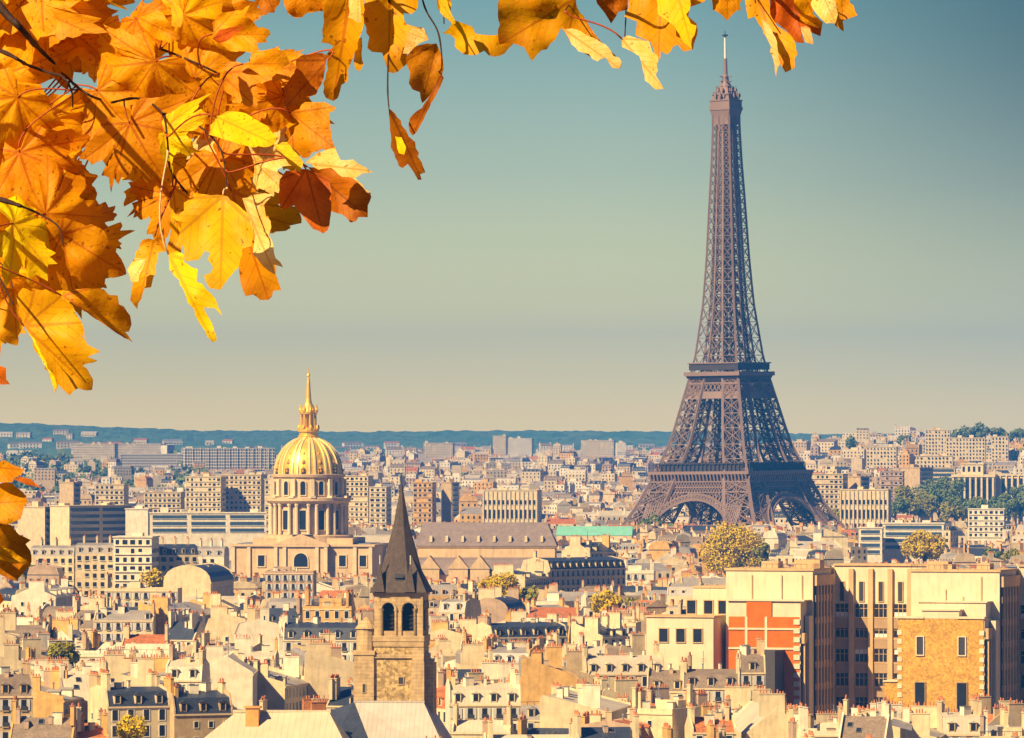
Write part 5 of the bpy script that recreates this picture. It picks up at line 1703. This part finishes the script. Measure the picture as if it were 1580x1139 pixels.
def get_leaf(variant, mk, folded):
    key = (variant, mk, folded)
    if key not in LCACHE: LCACHE[key] = leaf_mesh(variant*17 + 5, LM[mk], fold=(R(66) if folded else 0), curl=0.6 + 0.25*(variant % 5))
    return LCACHE[key]
PET = mat('red_leaf_stalk', (0.42, 0.07, 0.015), 0.6, 0.3, 30)
PETY = mat('pale_leaf_stalk', (0.75, 0.45, 0.22), 0.6, 0.2, 30)
TWIG = mat('twig_bark', (0.045, 0.018, 0.012), 0.7, 0.4, 60, bump=0.3)
D0 = 10.0
def P3(px, py, d=D0): return W(px, py, d)
def traced_leaf(P, mk, seed, d, J=None, tip=None, tilt=(0.0, 0.0)):
    """a curled leaf from its own outline (photo pixels), at distance d: returns mesh, junction"""
    rr = random.Random(seed)
    P = [Vector(p) for p in P]
    J = Vector(J) if J else min(P, key=lambda p: p.y)
    tip = Vector(tip) if tip else max(P, key=lambda p: (p - J).length)
    size = max((p - J).length for p in P)
    ax = (tip - J).normalized(); sd = Vector((-ax.y, ax.x))
    out_ = []
    for i, a in enumerate(P):
        b_ = P[(i+1) % len(P)]
        L_ = (b_ - a).length; n = max(1, int(L_ / 7)); nn = Vector((b_.y - a.y, a.x - b_.x)).normalized()
        for k in range(n):
            t = k / n
            j = rr.uniform(-1.0, 1.0) * (0.9 if k else 0.2)
            if k and rr.random() < 0.16: j += rr.choice([-2.4, 2.6])
            out_.append(a.lerp(b_, t) + nn * j)
    pts = list(out_); ne = len(pts)
    xs = [p.x for p in out_]; ys = [p.y for p in out_]
    g = max(6.0, size / 13)
    yy = min(ys) + g/2; r_ = 0
    tl = [(p.x, p.y) for p in out_]
    while yy < max(ys):
        xx = min(xs) + g/2 + (g/2 if r_ % 2 else 0)
        while xx < max(xs):
            q = Vector((xx + rr.uniform(-1, 1), yy + rr.uniform(-1, 1)))
            if inpoly(q.x, q.y, tl) and min((q - o).length for o in out_) > g*0.35: pts.append(q)
            xx += g
        yy += g; r_ += 1
    from mathutils.geometry import delaunay_2d_cdt
    V2, _, F2, *_ = delaunay_2d_cdt(pts, [], [list(range(ne))], 1, 1e-4)
    ph = rr.uniform(0, 6.28); cu = rr.uniform(-0.35, 0.45); cx_ = rr.uniform(-0.5, 0.6); tw = rr.uniform(-0.4, 0.4)
    jw = W(J.x, J.y, d); V = []; UV = []
    fx, fy = tilt[0] + rr.uniform(-0.15, 0.15), tilt[1] + rr.uniform(-0.15, 0.15)
    for p in V2:
        u = (p - J) / size; x, y = u.dot(sd), u.dot(ax)
        r = math.hypot(x, y); an = math.atan2(x, y)
        da = min(abs(an - q) for q in RAYS)
        z = 0.22*min(da, 0.6)*r + cu*y*abs(y) + cx_*x*x + tw*x*y + 0.06*r*math.sin(6*an + ph) + 0.035*math.sin(9*x + ph)*math.cos(8*y + 2*ph)
        z += 0.10 * noise.noise(Vector((x*3.1 + seed, y*3.1, 0)))
        dep = d + (-z - fx*u.x - fy*u.y) * size * d / F
        V.append(W(p.x, p.y, dep) - jw); UV.append((x, y))
    me = bpy.data.meshes.new('leaf'); me.from_pydata([tuple(v) for v in V], [], [tuple(f) for f in F2])
    me.materials.append(LM[mk])
    me.polygons.foreach_set('use_smooth', [True]*len(me.polygons))
    uvl = me.uv_layers.new(name='leaf')
    uvl.data.foreach_set('uv', [c for l in me.loops for c in UV[l.vertex_index]])
    me.update()
    return me, jw, size * d / F, (J - tip).normalized()
TILT = {'y': (0.6, 0.55), 'p': (0.6, 0.6), 'a': (0.25, 0.25), 'o': (0.0, 0.0), 'b': (-0.15, -0.1), 'r': (0.15, 0.1)}
def inpoly(x, y, P):
    c = False
    for i in range(len(P)):
        x1, y1 = P[i]; x2, y2 = P[i-1]
        if (y1 > y) != (y2 > y) and x < (x2-x1)*(y-y1)/(y2-y1)+x1: c = not c
    return c
def branch(name_label, twigs, leaves, group, traced=()):
    px, py = twigs[0][0][0][:2]
    root = empty('maple_branch', P3(px, py, D0)); tag(root, name_label, 'branch', group)
    inv = Matrix.Translation(-root.location)
    m = MB(); pts_all = []
    for pts, r0, r1, dep in twigs:
        # smooth the polyline
        P = [P3(a, b_, dep + (0.12*math.sin(i*1.7))) for i, (a, b_) in enumerate(pts)]
        Q = []
        for i in range(len(P)-1):
            p0, p1, p2, p3 = P[max(i-1, 0)], P[i], P[i+1], P[min(i+2, len(P)-1)]
            for s in range(6):
                t = s/6
                Q.append(0.5*((2*p1) + (p2-p0)*t + (2*p0-5*p1+4*p2-p3)*t*t + (-p0+3*p1-3*p2+p3)*t**3))
        Q.append(P[-1])
        k = len(Q); rad = [(r0 + (r1-r0)*i/(k-1)) * 0.001 * (1 + (0.35 if i % 9 == 4 else 0) + 0.12*math.sin(i*2.3)) for i in range(k)]
        m.tube([inv @ q for q in Q], rad, 8)
        pts_all += Q[2:]
    m.build('twig', TWIG, root, smooth=True)
    for i, (px, py, ang, size, mk, fold, roll, pitch, dd) in enumerate(leaves):
        d = D0 + dd
        a = R(ang)
        tip = Vector((math.sin(a), 0, math.cos(a))); side = Vector((math.cos(a), 0, -math.sin(a))); nn = side.cross(tip)
        B = Matrix((side, tip, nn)).transposed()
        Rm = B @ Matrix.Rotation(R(roll), 3, 'Y') @ Matrix.Rotation(R(pitch), 3, 'X')
        k_ = {'y': 0.5, 'p': 0.6, 'a': 0.22}.get(mk, 0.08) + 0.10*math.sin(i*2.7)
        if fold: k_ *= 0.4
        qd = Vector((0, -1, 0)).rotation_difference(S)
        Rm = Matrix.Rotation(qd.angle * max(0, k_), 3, qd.axis) @ Rm
        p = P3(px, py, d); s = size * d / F * 1.03
        o = bpy.data.objects.new('leaf', get_leaf((i*5 + int(size)) % 9, mk, bool(fold)))
        M4 = Matrix.Translation(p - root.location) @ Rm.to_4x4() @ Matrix.Diagonal((s, s, s, 1))
        col.objects.link(o); o.parent = root; o.matrix_basis = M4
        # stalk to the nearest twig point
        t3 = (Rm @ Vector((0, -1, 0)))
        best = min(pts_all, key=lambda q: (q - p - t3*s*0.5).length)
        ln = (best - p).length
        if ln > 0.42:
            best = p + (best - p).normalized() * 0.42 + Vector((0, 0, 0.05)); ln = 0.42
        c1 = p + t3 * ln * 0.35; c2 = best + Vector((0, -0.02, -0.12*ln))
        cur = [ (1-t)**3*p + 3*(1-t)**2*t*c1 + 3*(1-t)*t*t*c2 + t**3*best for t in [k/10 for k in range(11)]]
        Mi = (Matrix.Translation(root.location) @ M4).inverted()
        m = MB(); m.tube([Mi @ q for q in cur], [0.0013/s]*9 + [0.0016/s, 0.0022/s], 6)
        m.build('leaf_stalk', PETY if mk in 'p' else PET, o, smooth=True)
    for i, (crop, P, mk, dd, J, stalk) in enumerate(traced):
        x0, y0, sc_ = crop
        P = [(x0 + a/sc_, y0 + b_/sc_) for a, b_ in P]
        if J: J = (x0 + J[0]/sc_, y0 + J[1]/sc_)
        me, jw, sz, back = traced_leaf(P, mk, i*13 + int(P[0][0]), D0 + dd, J, None, TILT[mk])
        o = bpy.data.objects.new('leaf', me); col.objects.link(o); o.parent = root; o.location = jw - root.location
        if stalk:
            bk3 = Vector((back.x, 0, -back.y))
            best = min(pts_all, key=lambda q: (q - jw - bk3*sz*0.4).length)
            if (best - jw).length > 0.30: best = jw + (best - jw).normalized()*0.30 + Vector((0, 0, 0.04))
            ln = (best - jw).length
            c1 = jw + bk3*ln*0.4; c2 = best + Vector((0, 0, -0.15*ln))
            cur = [(1-t)**3*jw + 3*(1-t)**2*t*c1 + 3*(1-t)*t*t*c2 + t**3*best - jw for t in [k/10 for k in range(11)]]
            m = MB(); m.tube(cur, [0.0013]*9 + [0.0016, 0.0022], 6); m.build('leaf_stalk', PET if i % 3 else PETY, o, smooth=True)
    return root

# px, py of stalk joint; direction (deg clockwise from up); length px; colour; folded; roll; pitch; depth offset
LA = [
 (97,384,128,100,'o',0,10,5,0.15),(60,420,200,80,'o',0,-10,10,0.2),(345,300,170,120,'o',0,20,0,0.25),
 (420,165,112,92,'o',0,10,10,0.12),(418,195,98,80,'a',0,-10,-10,0.15),(400,110,95,90,'o',0,-25,8,0.1),(300,120,100,110,'a',0,14,0,0.1),(330,10,100,76,'a',0,10,25,0.15),
 (262,300,200,82,'o',0,12,0,0.15),(262,245,170,100,'o',0,-10,0,0.2),
 (200,190,150,108,'o',0,5,0,0.0),(255,205,125,66,'y',0,35,10,-0.1),(340,240,150,98,'a',0,-12,0,0.1),(395,250,140,76,'p',0,25,0,0.1),
 (30,235,160,112,'o',0,5,5,0.05),(70,330,92,108,'a',0,10,-20,0),(20,345,80,104,'y',0,0,-50,-0.05),(60,300,70,100,'o',0,5,0,0.15),(115,345,110,84,'o',0,-15,0,0.18),
 (150,140,140,100,'o',0,14,5,0.1),(45,20,140,110,'o',0,5,0,0.15),(240,95,215,105,'o',0,-8,0,0.07),(150,45,185,85,'o',0,10,0,0.15),(280,20,175,110,'o',0,5,0,0.17),(210,30,150,66,'a',0,20,0,0.1),
]
CA=(460,0,3.515); CB=(350,0,3.56); CC=(770,0,2.772); CE=(160,300,3.559); CF=(0,400,5.177); CG=(0,680,4.07); CH_=(180,0,5.696)
TA = [
 (CE,[(655,5),(560,0),(490,-10),(495,20),(440,45),(440,90),(375,125),(430,150),(405,265),(440,290),(445,370),(520,360),(555,310),(585,320),(570,360),(600,400),(590,430),(550,445),(560,480),(580,515),(640,525),(700,445),(740,400),(760,300),(810,285),(825,220),(800,130),(740,60)],'y',-0.25,(655,5),1),
 (CE,[(700,-20),(930,0),(880,50),(920,180),(905,230),(935,320),(945,440),(975,525),(930,530),(905,580),(860,580),(820,550),(780,560),(750,480),(740,380),(760,300),(700,100)],'o',0.0,(700,-20),1),
 (CE,[(760,20),(840,-10),(930,0),(880,55),(890,120),(920,180),(905,225),(935,320),(985,400),(930,385),(940,440),(880,400),(820,330),(830,220),(790,110)],'p',-0.12,(760,20),0),
 (CE,[(355,330),(400,310),(440,330),(440,370),(480,400),(515,410),(510,480),(560,520),(610,570),(650,665),(610,625),(550,620),(555,640),(590,700),(620,800),(600,812),(565,780),(500,660),(435,520),(360,410)],'y',-0.15,(355,330),1),
 (CE,[(380,-40),(480,-20),(450,60),(380,130),(440,220),(420,330),(350,330),(370,200),(360,60)],'o',0.05,(380,-40),1),
 (CE,[(210,250),(280,250),(330,180),(345,310),(300,320),(260,510),(225,515),(185,630),(145,580),(160,490),(130,415),(160,370)],'a',0.0,(280,230),1),
 (CE,[(170,350),(235,350),(215,410),(190,480),(150,480),(130,415)],'p',-0.05,(235,350),0),
 (CE,[(965,-80),(1000,-130),(1120,-140),(1240,-90),(1250,60),(1240,170),(1205,215),(1150,190),(1100,130),(1045,60),(975,85),(960,0)],'r',-0.2,(1110,-140),1),
 (CE,[(1120,-150),(1300,-150),(1400,-60),(1470,10),(1450,60),(1450,125),(1400,125),(1355,155),(1310,110),(1245,90),(1230,0)],'b',-0.1,(1120,-150),1),
 (CA,[(40,885),(100,830),(160,810),(200,800),(210,830),(230,870),(300,865),(340,895),(420,930),(350,940),(310,965),(240,960),(180,910),(110,920)],'p',-0.15,(40,885),0),
 (CA,[(150,900),(240,955),(310,965),(390,1040),(395,1060),(330,1050),(230,1000)],'p',-0.05,(150,900),0),
 (CF,[(195,535),(260,640),(310,770),(390,900),(420,1000),(440,1075),(465,1000),(555,1090),(590,1050),(735,1045),(745,960),(700,880),(660,850),(780,810),(700,780),(800,740),(700,680),(640,600),(700,640),(650,500),(600,420),(540,340),(400,260),(180,230),(130,300),(150,420)],'a',-0.2,(195,535),1),
 (CF,[(195,545),(260,640),(310,770),(390,900),(420,1000),(440,1075),(455,1010),(430,930),(330,760),(280,640)],'y',-0.24,(195,545),0),
 (CF,[(490,290),(540,330),(700,430),(900,570),(1060,665),(1000,580),(1030,580),(1050,520),(1040,450),(990,380),(950,360),(940,290),(870,285),(830,240),(700,230),(560,250)],'o',-0.05,(490,290),1),
 (CF,[(240,140),(330,60),(400,-60),(300,-250),(500,-330),(800,-250),(900,-100),(970,0),(1000,70),(1010,120),(900,150),(840,140),(830,220),(740,265),(500,250),(400,260),(200,230),(180,200)],'o',0.0,(490,-200),1),
 (CF,[(-200,150),(0,180),(60,230),(110,240),(180,500),(140,690),(60,670),(0,640),(-150,600)],'o',0.02,(100,230),1),
 (CF,[(-150,820),(0,850),(50,870),(50,960),(80,1000),(0,1000),(-150,980)],'r',0.0,None,0),
 (CH_,[(840,200),(930,110),(1100,90),(1170,40),(1120,140),(1190,180),(1240,240),(1340,260),(1350,300),(1310,340),(1320,370),(1230,380),(1250,440),(1200,465),(1000,450),(930,400),(850,350)],'a',0.0,(840,300),1),
 (CH_,[(840,340),(900,260),(1000,240),(1110,225),(1095,270),(1000,340),(900,380)],'r',-0.05,(840,340),0),
 (CH_,[(1180,470),(1370,425),(1481,450),(1520,560),(1400,640),(1290,680),(1200,620),(1110,560),(1170,540)],'a',-0.05,(1110,560),1),
 (CB,[(555,305),(520,290),(450,300),(400,310),(380,330),(370,400),(310,480),(325,500),(318,590),(380,575),(430,540),(490,520),(530,430)],'b',0.0,(555,330),1),
 (CB,[(310,-80),(640,-80),(620,60),(520,60),(440,70),(380,100),(330,70)],'o',0.1,(480,-80),0),
 (CB,[(150,0),(160,-60),(300,-60),(290,20),(260,70),(200,75)],'b',0.0,(200,-60),0),
 (CB,[(-100,740),(-60,640),(0,610),(100,620),(200,680),(275,750),(260,790),(150,810),(60,790)],'y',-0.25,(-60,640),1),
 (CB,[(255,790),(330,780),(380,840),(420,890),(400,950),(340,900)],'y',-0.22,(255,790),0),
 (CB,[(430,560),(540,560),(600,590),(560,620),(575,760),(600,820),(500,830),(420,870),(330,780),(400,680),(350,620)],'a',-0.05,(350,620),1),
 (CB,[(0,340),(120,345),(250,290),(330,300),(385,370),(330,430),(240,440),(160,460),(170,600),(60,560),(-40,480)],'a',0.0,(-40,400),1),
 (CH_,[(180,150),(300,70),(400,110),(460,200),(560,340),(470,380),(330,330),(250,260),(200,200)],'a',-0.05,(180,150),0),
 (CH_,[(480,0),(560,60),(585,150),(560,240),(480,230)],'y',-0.1,(480,0),0),
]
HOLES = [(183,28,16),(165,42,8),(225,8,22),(84,133,22),(205,112,14),(190,128,6),(142,222,7),(150,240,5),(138,272,9),(165,280,12),(185,262,10),(250,95,6),(62,320,6),
         (212,325,12),(205,350,15),(180,358,16),(225,350,12),(270,240,8),(285,237,5),(45,395,22),(22,410,10),(60,385,10),(325,112,4),(378,84,10),(180,435,14),(195,495,12),
         (440,30,30),(420,75,14),(480,60,20),(330,435,5),(372,420,8),(410,90,6),(440,290,8),(425,330,12)]
FILL = [(-90,-90),(392,-90),(384,15),(408,50),(392,74),(440,95),(500,130),(512,170),(508,212),(440,240),(425,290),(300,310),(240,310),(232,368),(208,372),(170,345),(195,395),(192,432),
        (150,480),(60,520),(0,532),(-90,540)]
rq = random.Random(4)
cover = {}
def leafpoly(px, py, ang, s, fx=1.0):
    a = R(ang); r_ = []
    for x, y in OUT[::2]:
        r_.append((px + s*(x*fx*math.cos(a) + y*math.sin(a)), py - s*(-x*fx*math.sin(a) + y*math.cos(a))))
    return r_
def cells(P):
    xs = [p[0] for p in P]; ys = [p[1] for p in P]
    return [(gx, gy) for gx in range(int(min(xs)//12), int(max(xs)//12)+1) for gy in range(int(min(ys)//12), int(max(ys)//12)+1) if inpoly(gx*12+6, gy*12+6, P)]
for l in LA:
    for c in cells(leafpoly(l[0], l[1], l[2], l[3], 0.45 if l[5] else 0.95)): cover[c] = 1
tries = 0
while len(LA) < 70 and tries < 9000:
    tries += 1
    px, py = rq.uniform(-50, 500), rq.uniform(-60, 500)
    ang = rq.gauss(150, 45); s = rq.uniform(88, 138)
    P = leafpoly(px, py, ang, s, 0.95)
    if any(not inpoly(x, y, FILL) for x, y in P): continue
    if any(inpoly(hx + dx*hr*0.8, hy + dy*hr*0.8, P) for hx, hy, hr in HOLES for dx, dy in ((0,0),(1,0),(-1,0),(0,1),(0,-1))): continue
    C = cells(P); new = sum(1 for c in C if c not in cover)
    if new < (10 if tries < 4000 else 4 if tries < 7000 else 2): continue
    for c in C: cover[c] = 1
    mk = rq.choices('oaybp', [50, 36, 7, 4, 3])[0]
    LA.append((px, py, ang, s, mk, 0, rq.gauss(0, 16), rq.gauss(0, 14), rq.uniform(0.05, 0.32)))
print('leaves', len(LA), 'tries', tries)
GB = 'maple branches framing the view'
branch('large maple branch of orange and yellow leaves filling the top left corner',
       [([(-700,-760),(-300,-330),(-30,-22),(30,42),(60,75),(84,98)], 9, 2.2, 9.9), ([(60,75),(84,98),(112,128),(140,148),(172,158)], 2.2, 2.0, 10.15), ([(-300,-40),(-120,30),(0,78),(28,92),(42,100),(75,112),(96,118),(110,140),(112,165)], 3.6, 1.2, 9.8),
        ([(172,158),(215,152),(250,175),(258,215),(263,262),(292,302)], 2.0, 1.4, 9.95), ([(-220,260),(-80,292),(0,308),(32,318)], 5, 3.0, 9.8),
        ([(84,98),(150,60),(230,70),(330,110),(440,170),(470,240)], 2.4, 1.0, 10.2), ([(250,175),(300,190),(340,230),(350,290)], 2.0, 1.0, 9.9), ([(32,318),(60,330),(90,350),(98,380)], 1.8, 1.0, 9.7), ([(-80,292),(-30,380),(0,430),(20,470)], 2.2, 1.2, 9.8)],
       LA, GB, TA)
TB = [
 (CA,[(490,585),(525,615),(560,680),(600,740),(635,770),(655,830),(650,850),(670,880),(690,935),(660,945),(670,975),(650,975),(630,940),(595,890),(565,912),(545,900),(520,830),(505,760),(497,680),(492,620)],'b',-0.05,(490,585),0),
 (CA,[(525,740),(560,745),(585,800),(575,840),(545,830)],'y',-0.08,(525,740),0),
 (CA,[(750,235),(700,235),(640,250),(600,290),(585,340),(608,400),(600,450),(620,485),(660,500),(672,560),(690,545),(740,480),(780,410),(790,370),(785,310),(765,270)],'b',-0.03,(750,235),0),
 (CA,[(775,400),(790,420),(760,490),(720,560),(680,650),(640,720),(620,735),(605,715),(598,680),(605,640),(640,605),(672,585),(700,540),(735,480)],'b',-0.06,(775,400),0),
 (CA,[(360,-150),(660,-150),(650,10),(615,75),(570,70),(575,110),(620,140),(680,150),(705,210),(640,240),(590,290),(590,345),(545,385),(490,390),(470,330),(455,285),(400,280),(375,260),(385,200),(370,150),(355,120)],'o',0.05,(500,-150),1),
 (CA,[(620,145),(680,150),(708,215),(655,235),(600,290),(565,290),(580,240)],'p',-0.02,(708,215),0),  # pale piece added as a painted highlight over the orange leaf
 (CA,[(130,-150),(350,-150),(355,130),(345,170),(330,210),(290,330),(270,380),(270,440),(235,460),(215,530),(190,548),(150,530),(135,500),(150,400),(160,320),(155,290),(190,250),(165,235),(125,230),(130,170),(140,120),(135,60)],'o',0.0,(300,-150),1),
 (CA,[(310,220),(345,200),(348,250),(345,320),(355,350),(335,385),(310,375),(300,330)],'o',0.02,(345,200),0),
 (CA,[(275,0),(330,-60),(345,120),(320,125),(270,95)],'p',-0.06,(330,-60),0),
 (CA,[(-120,-100),(130,-100),(135,60),(60,60),(20,95),(-30,90),(-60,60)],'o',0.05,(0,-100),1),
 (CA,[(740,-60),(830,-60),(830,100),(880,120),(945,145),(960,180),(1030,190),(1180,185),(1165,240),(1120,290),(1065,308),(1010,275),(960,300),(900,295),(850,255),(850,210),(785,180),(820,150),(835,125),(790,90),(755,40)],'o',0.0,(740,-60),1),
 (CA,[(750,-20),(790,-20),(850,110),(855,130),(835,128),(790,90)],'y',-0.05,(750,-20),0),
]
LB = []
branch('brownish orange maple sprig with long stalks right of the large maple branch',
       [([(380,-420),(470,-150),(540,-75),(600,-62),(680,-50),(740,-40)], 5, 1.8, 10.0), ([(600,-62),(600,40),(598,130),(600,166)], 1.6, 1.0, 9.95), ([(640,-55),(655,10),(676,50),(682,100),(676,112)], 1.6, 1.0, 9.95), ([(680,-50),(684,-10),(685,36)], 1.5, 1.0, 9.95)],
       LB, GB, TB)
TC = [
 (CC,[(0,-120),(330,-120),(330,15),(380,100),(430,170),(480,220),(525,265),(520,290),(490,290),(455,245),(420,262),(370,230),(310,190),(280,135),(265,120),(240,170),(205,210),(180,215),(140,262),(105,200),(60,185),(0,190),(-5,150),(-5,60)],'o',0.0,(330,-10),1),
 (CC,[(270,120),(330,125),(420,170),(480,220),(525,265),(515,292),(485,290),(455,245),(420,262),(360,225),(310,190),(285,140)],'p',-0.05,(270,120),0),
 (CC,[(420,-100),(555,-100),(550,40),(510,50),(480,100),(465,75),(420,15)],'b',0.05,(500,-100),0),
 (CC,[(555,-120),(890,-120),(880,5),(815,30),(810,70),(845,100),(850,130),(830,210),(790,220),(765,190),(720,232),(690,220),(680,260),(650,180),(585,150),(590,90),(535,70),(555,30)],'a',0.0,(700,-120),1),
 (CC,[(670,-120),(800,-120),(820,20),(800,60),(820,100),(845,110),(825,208),(790,180),(750,110),(680,60)],'y',-0.06,(740,-120),0),
 (CC,[(525,165),(550,150),(600,165),(640,175),(655,220),(680,240),(680,300),(670,320),(705,380),(670,382),(625,345),(615,300),(600,240),(560,215),(525,200)],'p',-0.08,(525,165),1),
]
LC = []
branch('broad orange and yellow maple sprig hanging just left of the iron tower top',
       [([(700,-420),(800,-140),(880,-62),(960,-58),(1050,-66)], 5, 1.8, 10.0), ([(880,-62),(884,-8),(872,16)], 1.5, 1.0, 9.95), ([(960,-58),(966,0),(964,60)], 1.4, 1.0, 10.0)],
       LC, GB, TC)
TD = [
 (CC,[(910,-80),(1040,-80),(1035,40),(1000,60),(975,88),(950,60),(915,40)],'o',0.0,(980,-80),1),
 (CC,[(1040,-80),(1150,-80),(1160,60),(1190,110),(1250,150),(1270,190),(1265,290),(1225,310),(1200,270),(1180,210),(1150,160),(1110,100),(1095,70),(1065,80),(1055,20)],'a',0.0,(1080,-80),1),
 (CC,[(1120,80),(1150,90),(1190,180),(1197,250),(1185,330),(1175,260),(1165,200),(1130,140)],'p',-0.05,(1120,80),0),
 (CC,[(1225,310),(1200,265),(1240,240),(1255,215),(1268,230),(1262,292)],'y',-0.06,(1268,230),0),
 (CC,[(1165,-80),(1330,-80),(1340,60),(1385,95),(1375,155),(1340,140),(1290,120),(1305,185),(1270,180),(1230,130),(1155,75),(1160,0)],'r',0.0,(1240,-80),1),
 (CC,[(1240,-80),(1330,-80),(1345,60),(1385,100),(1370,120),(1310,100),(1270,40)],'o',-0.05,(1280,-80),0),
 (CC,[(1320,-80),(1420,-80),(1450,60),(1440,100),(1400,100),(1360,60),(1335,20)],'p',-0.06,(1360,-80),1),
 (CC,[(1410,-80),(1520,-80),(1500,10),(1535,65),(1470,90),(1475,135),(1440,110),(1430,60)],'a',0.0,(1460,-80),1),
 (CC,[(1290,115),(1330,120),(1345,190),(1310,180)],'p',-0.06,None,0),
]
LD = []
branch('maple sprig with red, amber and cream leaves right of the iron tower top',
       [([(1000,-420),(1080,-140),(1140,-66),(1200,-56),(1290,-64)], 5, 1.8, 10.0), ([(1140,-66),(1158,-30),(1166,4)], 1.4, 1.0, 9.95)],
       LD, GB, TD)
TE = [
 (CG,[(-200,60),(0,130),(60,140),(150,185),(135,215),(90,235),(80,260),(0,262),(-200,250)],'o',0.0,(-200,150),1),
 (CG,[(80,245),(120,225),(190,240),(230,275),(265,300),(210,285),(150,270)],'r',-0.03,(80,245),0),
 (CG,[(-200,280),(0,272),(80,270),(150,330),(175,380),(150,420),(130,490),(80,515),(0,520),(-200,500)],'a',0.0,(-200,400),1),
 (CG,[(-200,500),(0,515),(70,530),(120,590),(195,625),(160,650),(190,690),(200,760),(150,830),(100,880),(60,870),(0,840),(-200,800)],'b',0.05,(-200,650),1),
 (CG,[(-60,660),(0,665),(80,690),(180,765),(185,790),(90,770),(0,745),(-60,740)],'a',0.0,(-60,680),0),
 (CG,[(-100,940),(0,950),(28,1000),(0,1030),(-100,1040)],'r',0.0,None,0),
]
LE = []
branch('small red and brown maple sprig at the left edge over the houses',
       [([(-900,200),(-420,520),(-180,690),(-80,760),(-62,830),(-70,920)], 9, 1.8, 10.0)], LE, GB, TE)

# ------------------------------------------------------------------ labels for the houses
LMK = [(0, 95, 'at the left edge'), (95, 200, 'below the blue office block'), (200, 330, 'left of the dome church'), (330, 420, 'just left of the golden dome'), (420, 530, 'below the golden dome'), (530, 620, 'left of the slate spire'),
       (620, 720, 'right of the slate spire'), (720, 830, 'below the round yellow tree'), (830, 960, 'below the blue slate roofs'), (960, 1080, 'left of the large yellow tree'), (1080, 1230, 'by the orange brick wing'), (1230, 1400, 'by the courtyard block'), (1400, 1700, 'at the right edge')]
ORD = ['leftmost', 'second from left', 'third from left', 'fourth from left', 'fifth from left', 'sixth from left']
RKW = {'mansard': 'mansard roof', 'gabled': 'gabled roof', 'lean-to': 'lean-to roof', 'flat': 'flat roof', 'curved': 'curved roof'}
def band(py):
    return 'bottom rows' if py > 1075 else 'lower rows' if py > 1030 else 'middle rows' if py > 985 else 'upper rows' if py > 945 else 'farthest rows'
bk = {}
NUM = ['no', 'one', 'two', 'three', 'four', 'five', 'six', 'seven', 'eight', 'nine']
for hh in HOUSES:
    lm = next((t for a, b_, t in LMK if a <= hh['px'] < b_), 'at the left edge' if hh['px'] < 0 else 'at the right edge')
    mat_ = hh['rk'] if hh['kind'] != 'flat' else ''
    core = f"{hh['wk'].replace('orange', 'orange brick')} house, {mat_} {RKW[hh['kind']]}".replace('  ', ' ').replace('tiled mansard', 'tiled mansard')
    if hh['nc'] and not hh['nd']: core += ' with chimneys'
    if hh['nd']: core += ' with dormers'
    bk.setdefault((core, lm, band(hh['py'])), []).append(hh)
for (core, lm, bd), L_ in bk.items():
    L_.sort(key=lambda h_: h_['px'])
    for i, h_ in enumerate(L_):
        lab = f"{core}, {lm}, {bd}"
        if len(L_) > 1: lab = f"{ORD[min(i, 5)]} {lab}"
        while len(lab.split()) > 16:
            for a_, b_ in ((' with chimneys', ''), (' with dormers', ' dormers'), ('just left', 'left'), ('second from left', 'second'), ('third from left', 'third'), ('farthest', 'far'), (' roof', ''), (' the ', ' ')):
                if a_ in lab: lab = lab.replace(a_, b_, 1); break
            else: break
        tag(h_['o'], lab, 'house', 'houses packed across the foreground')

# ------------------------------------------------------------------ haze
m = MB(); m.box(-3300, 3300, -90, 16200, -4, 330, 0, True)
hz = m.build('haze', [])
hm = bpy.data.materials.new('haze'); hm.use_nodes = True
t = hm.node_tree; t.nodes.clear()
o_ = t.nodes.new('ShaderNodeOutputMaterial'); pv = t.nodes.new('ShaderNodeVolumePrincipled')
pv.inputs['Color'].default_value = (0.03, 0.28, 0.95, 1)
pv.inputs['Density'].default_value = 7.0e-5
pv.inputs['Anisotropy'].default_value = -0.5
t.links.new(pv.outputs[0], o_.inputs['Volume'])
hz.data.materials.append(hm)
tag(hz, kind='stuff')
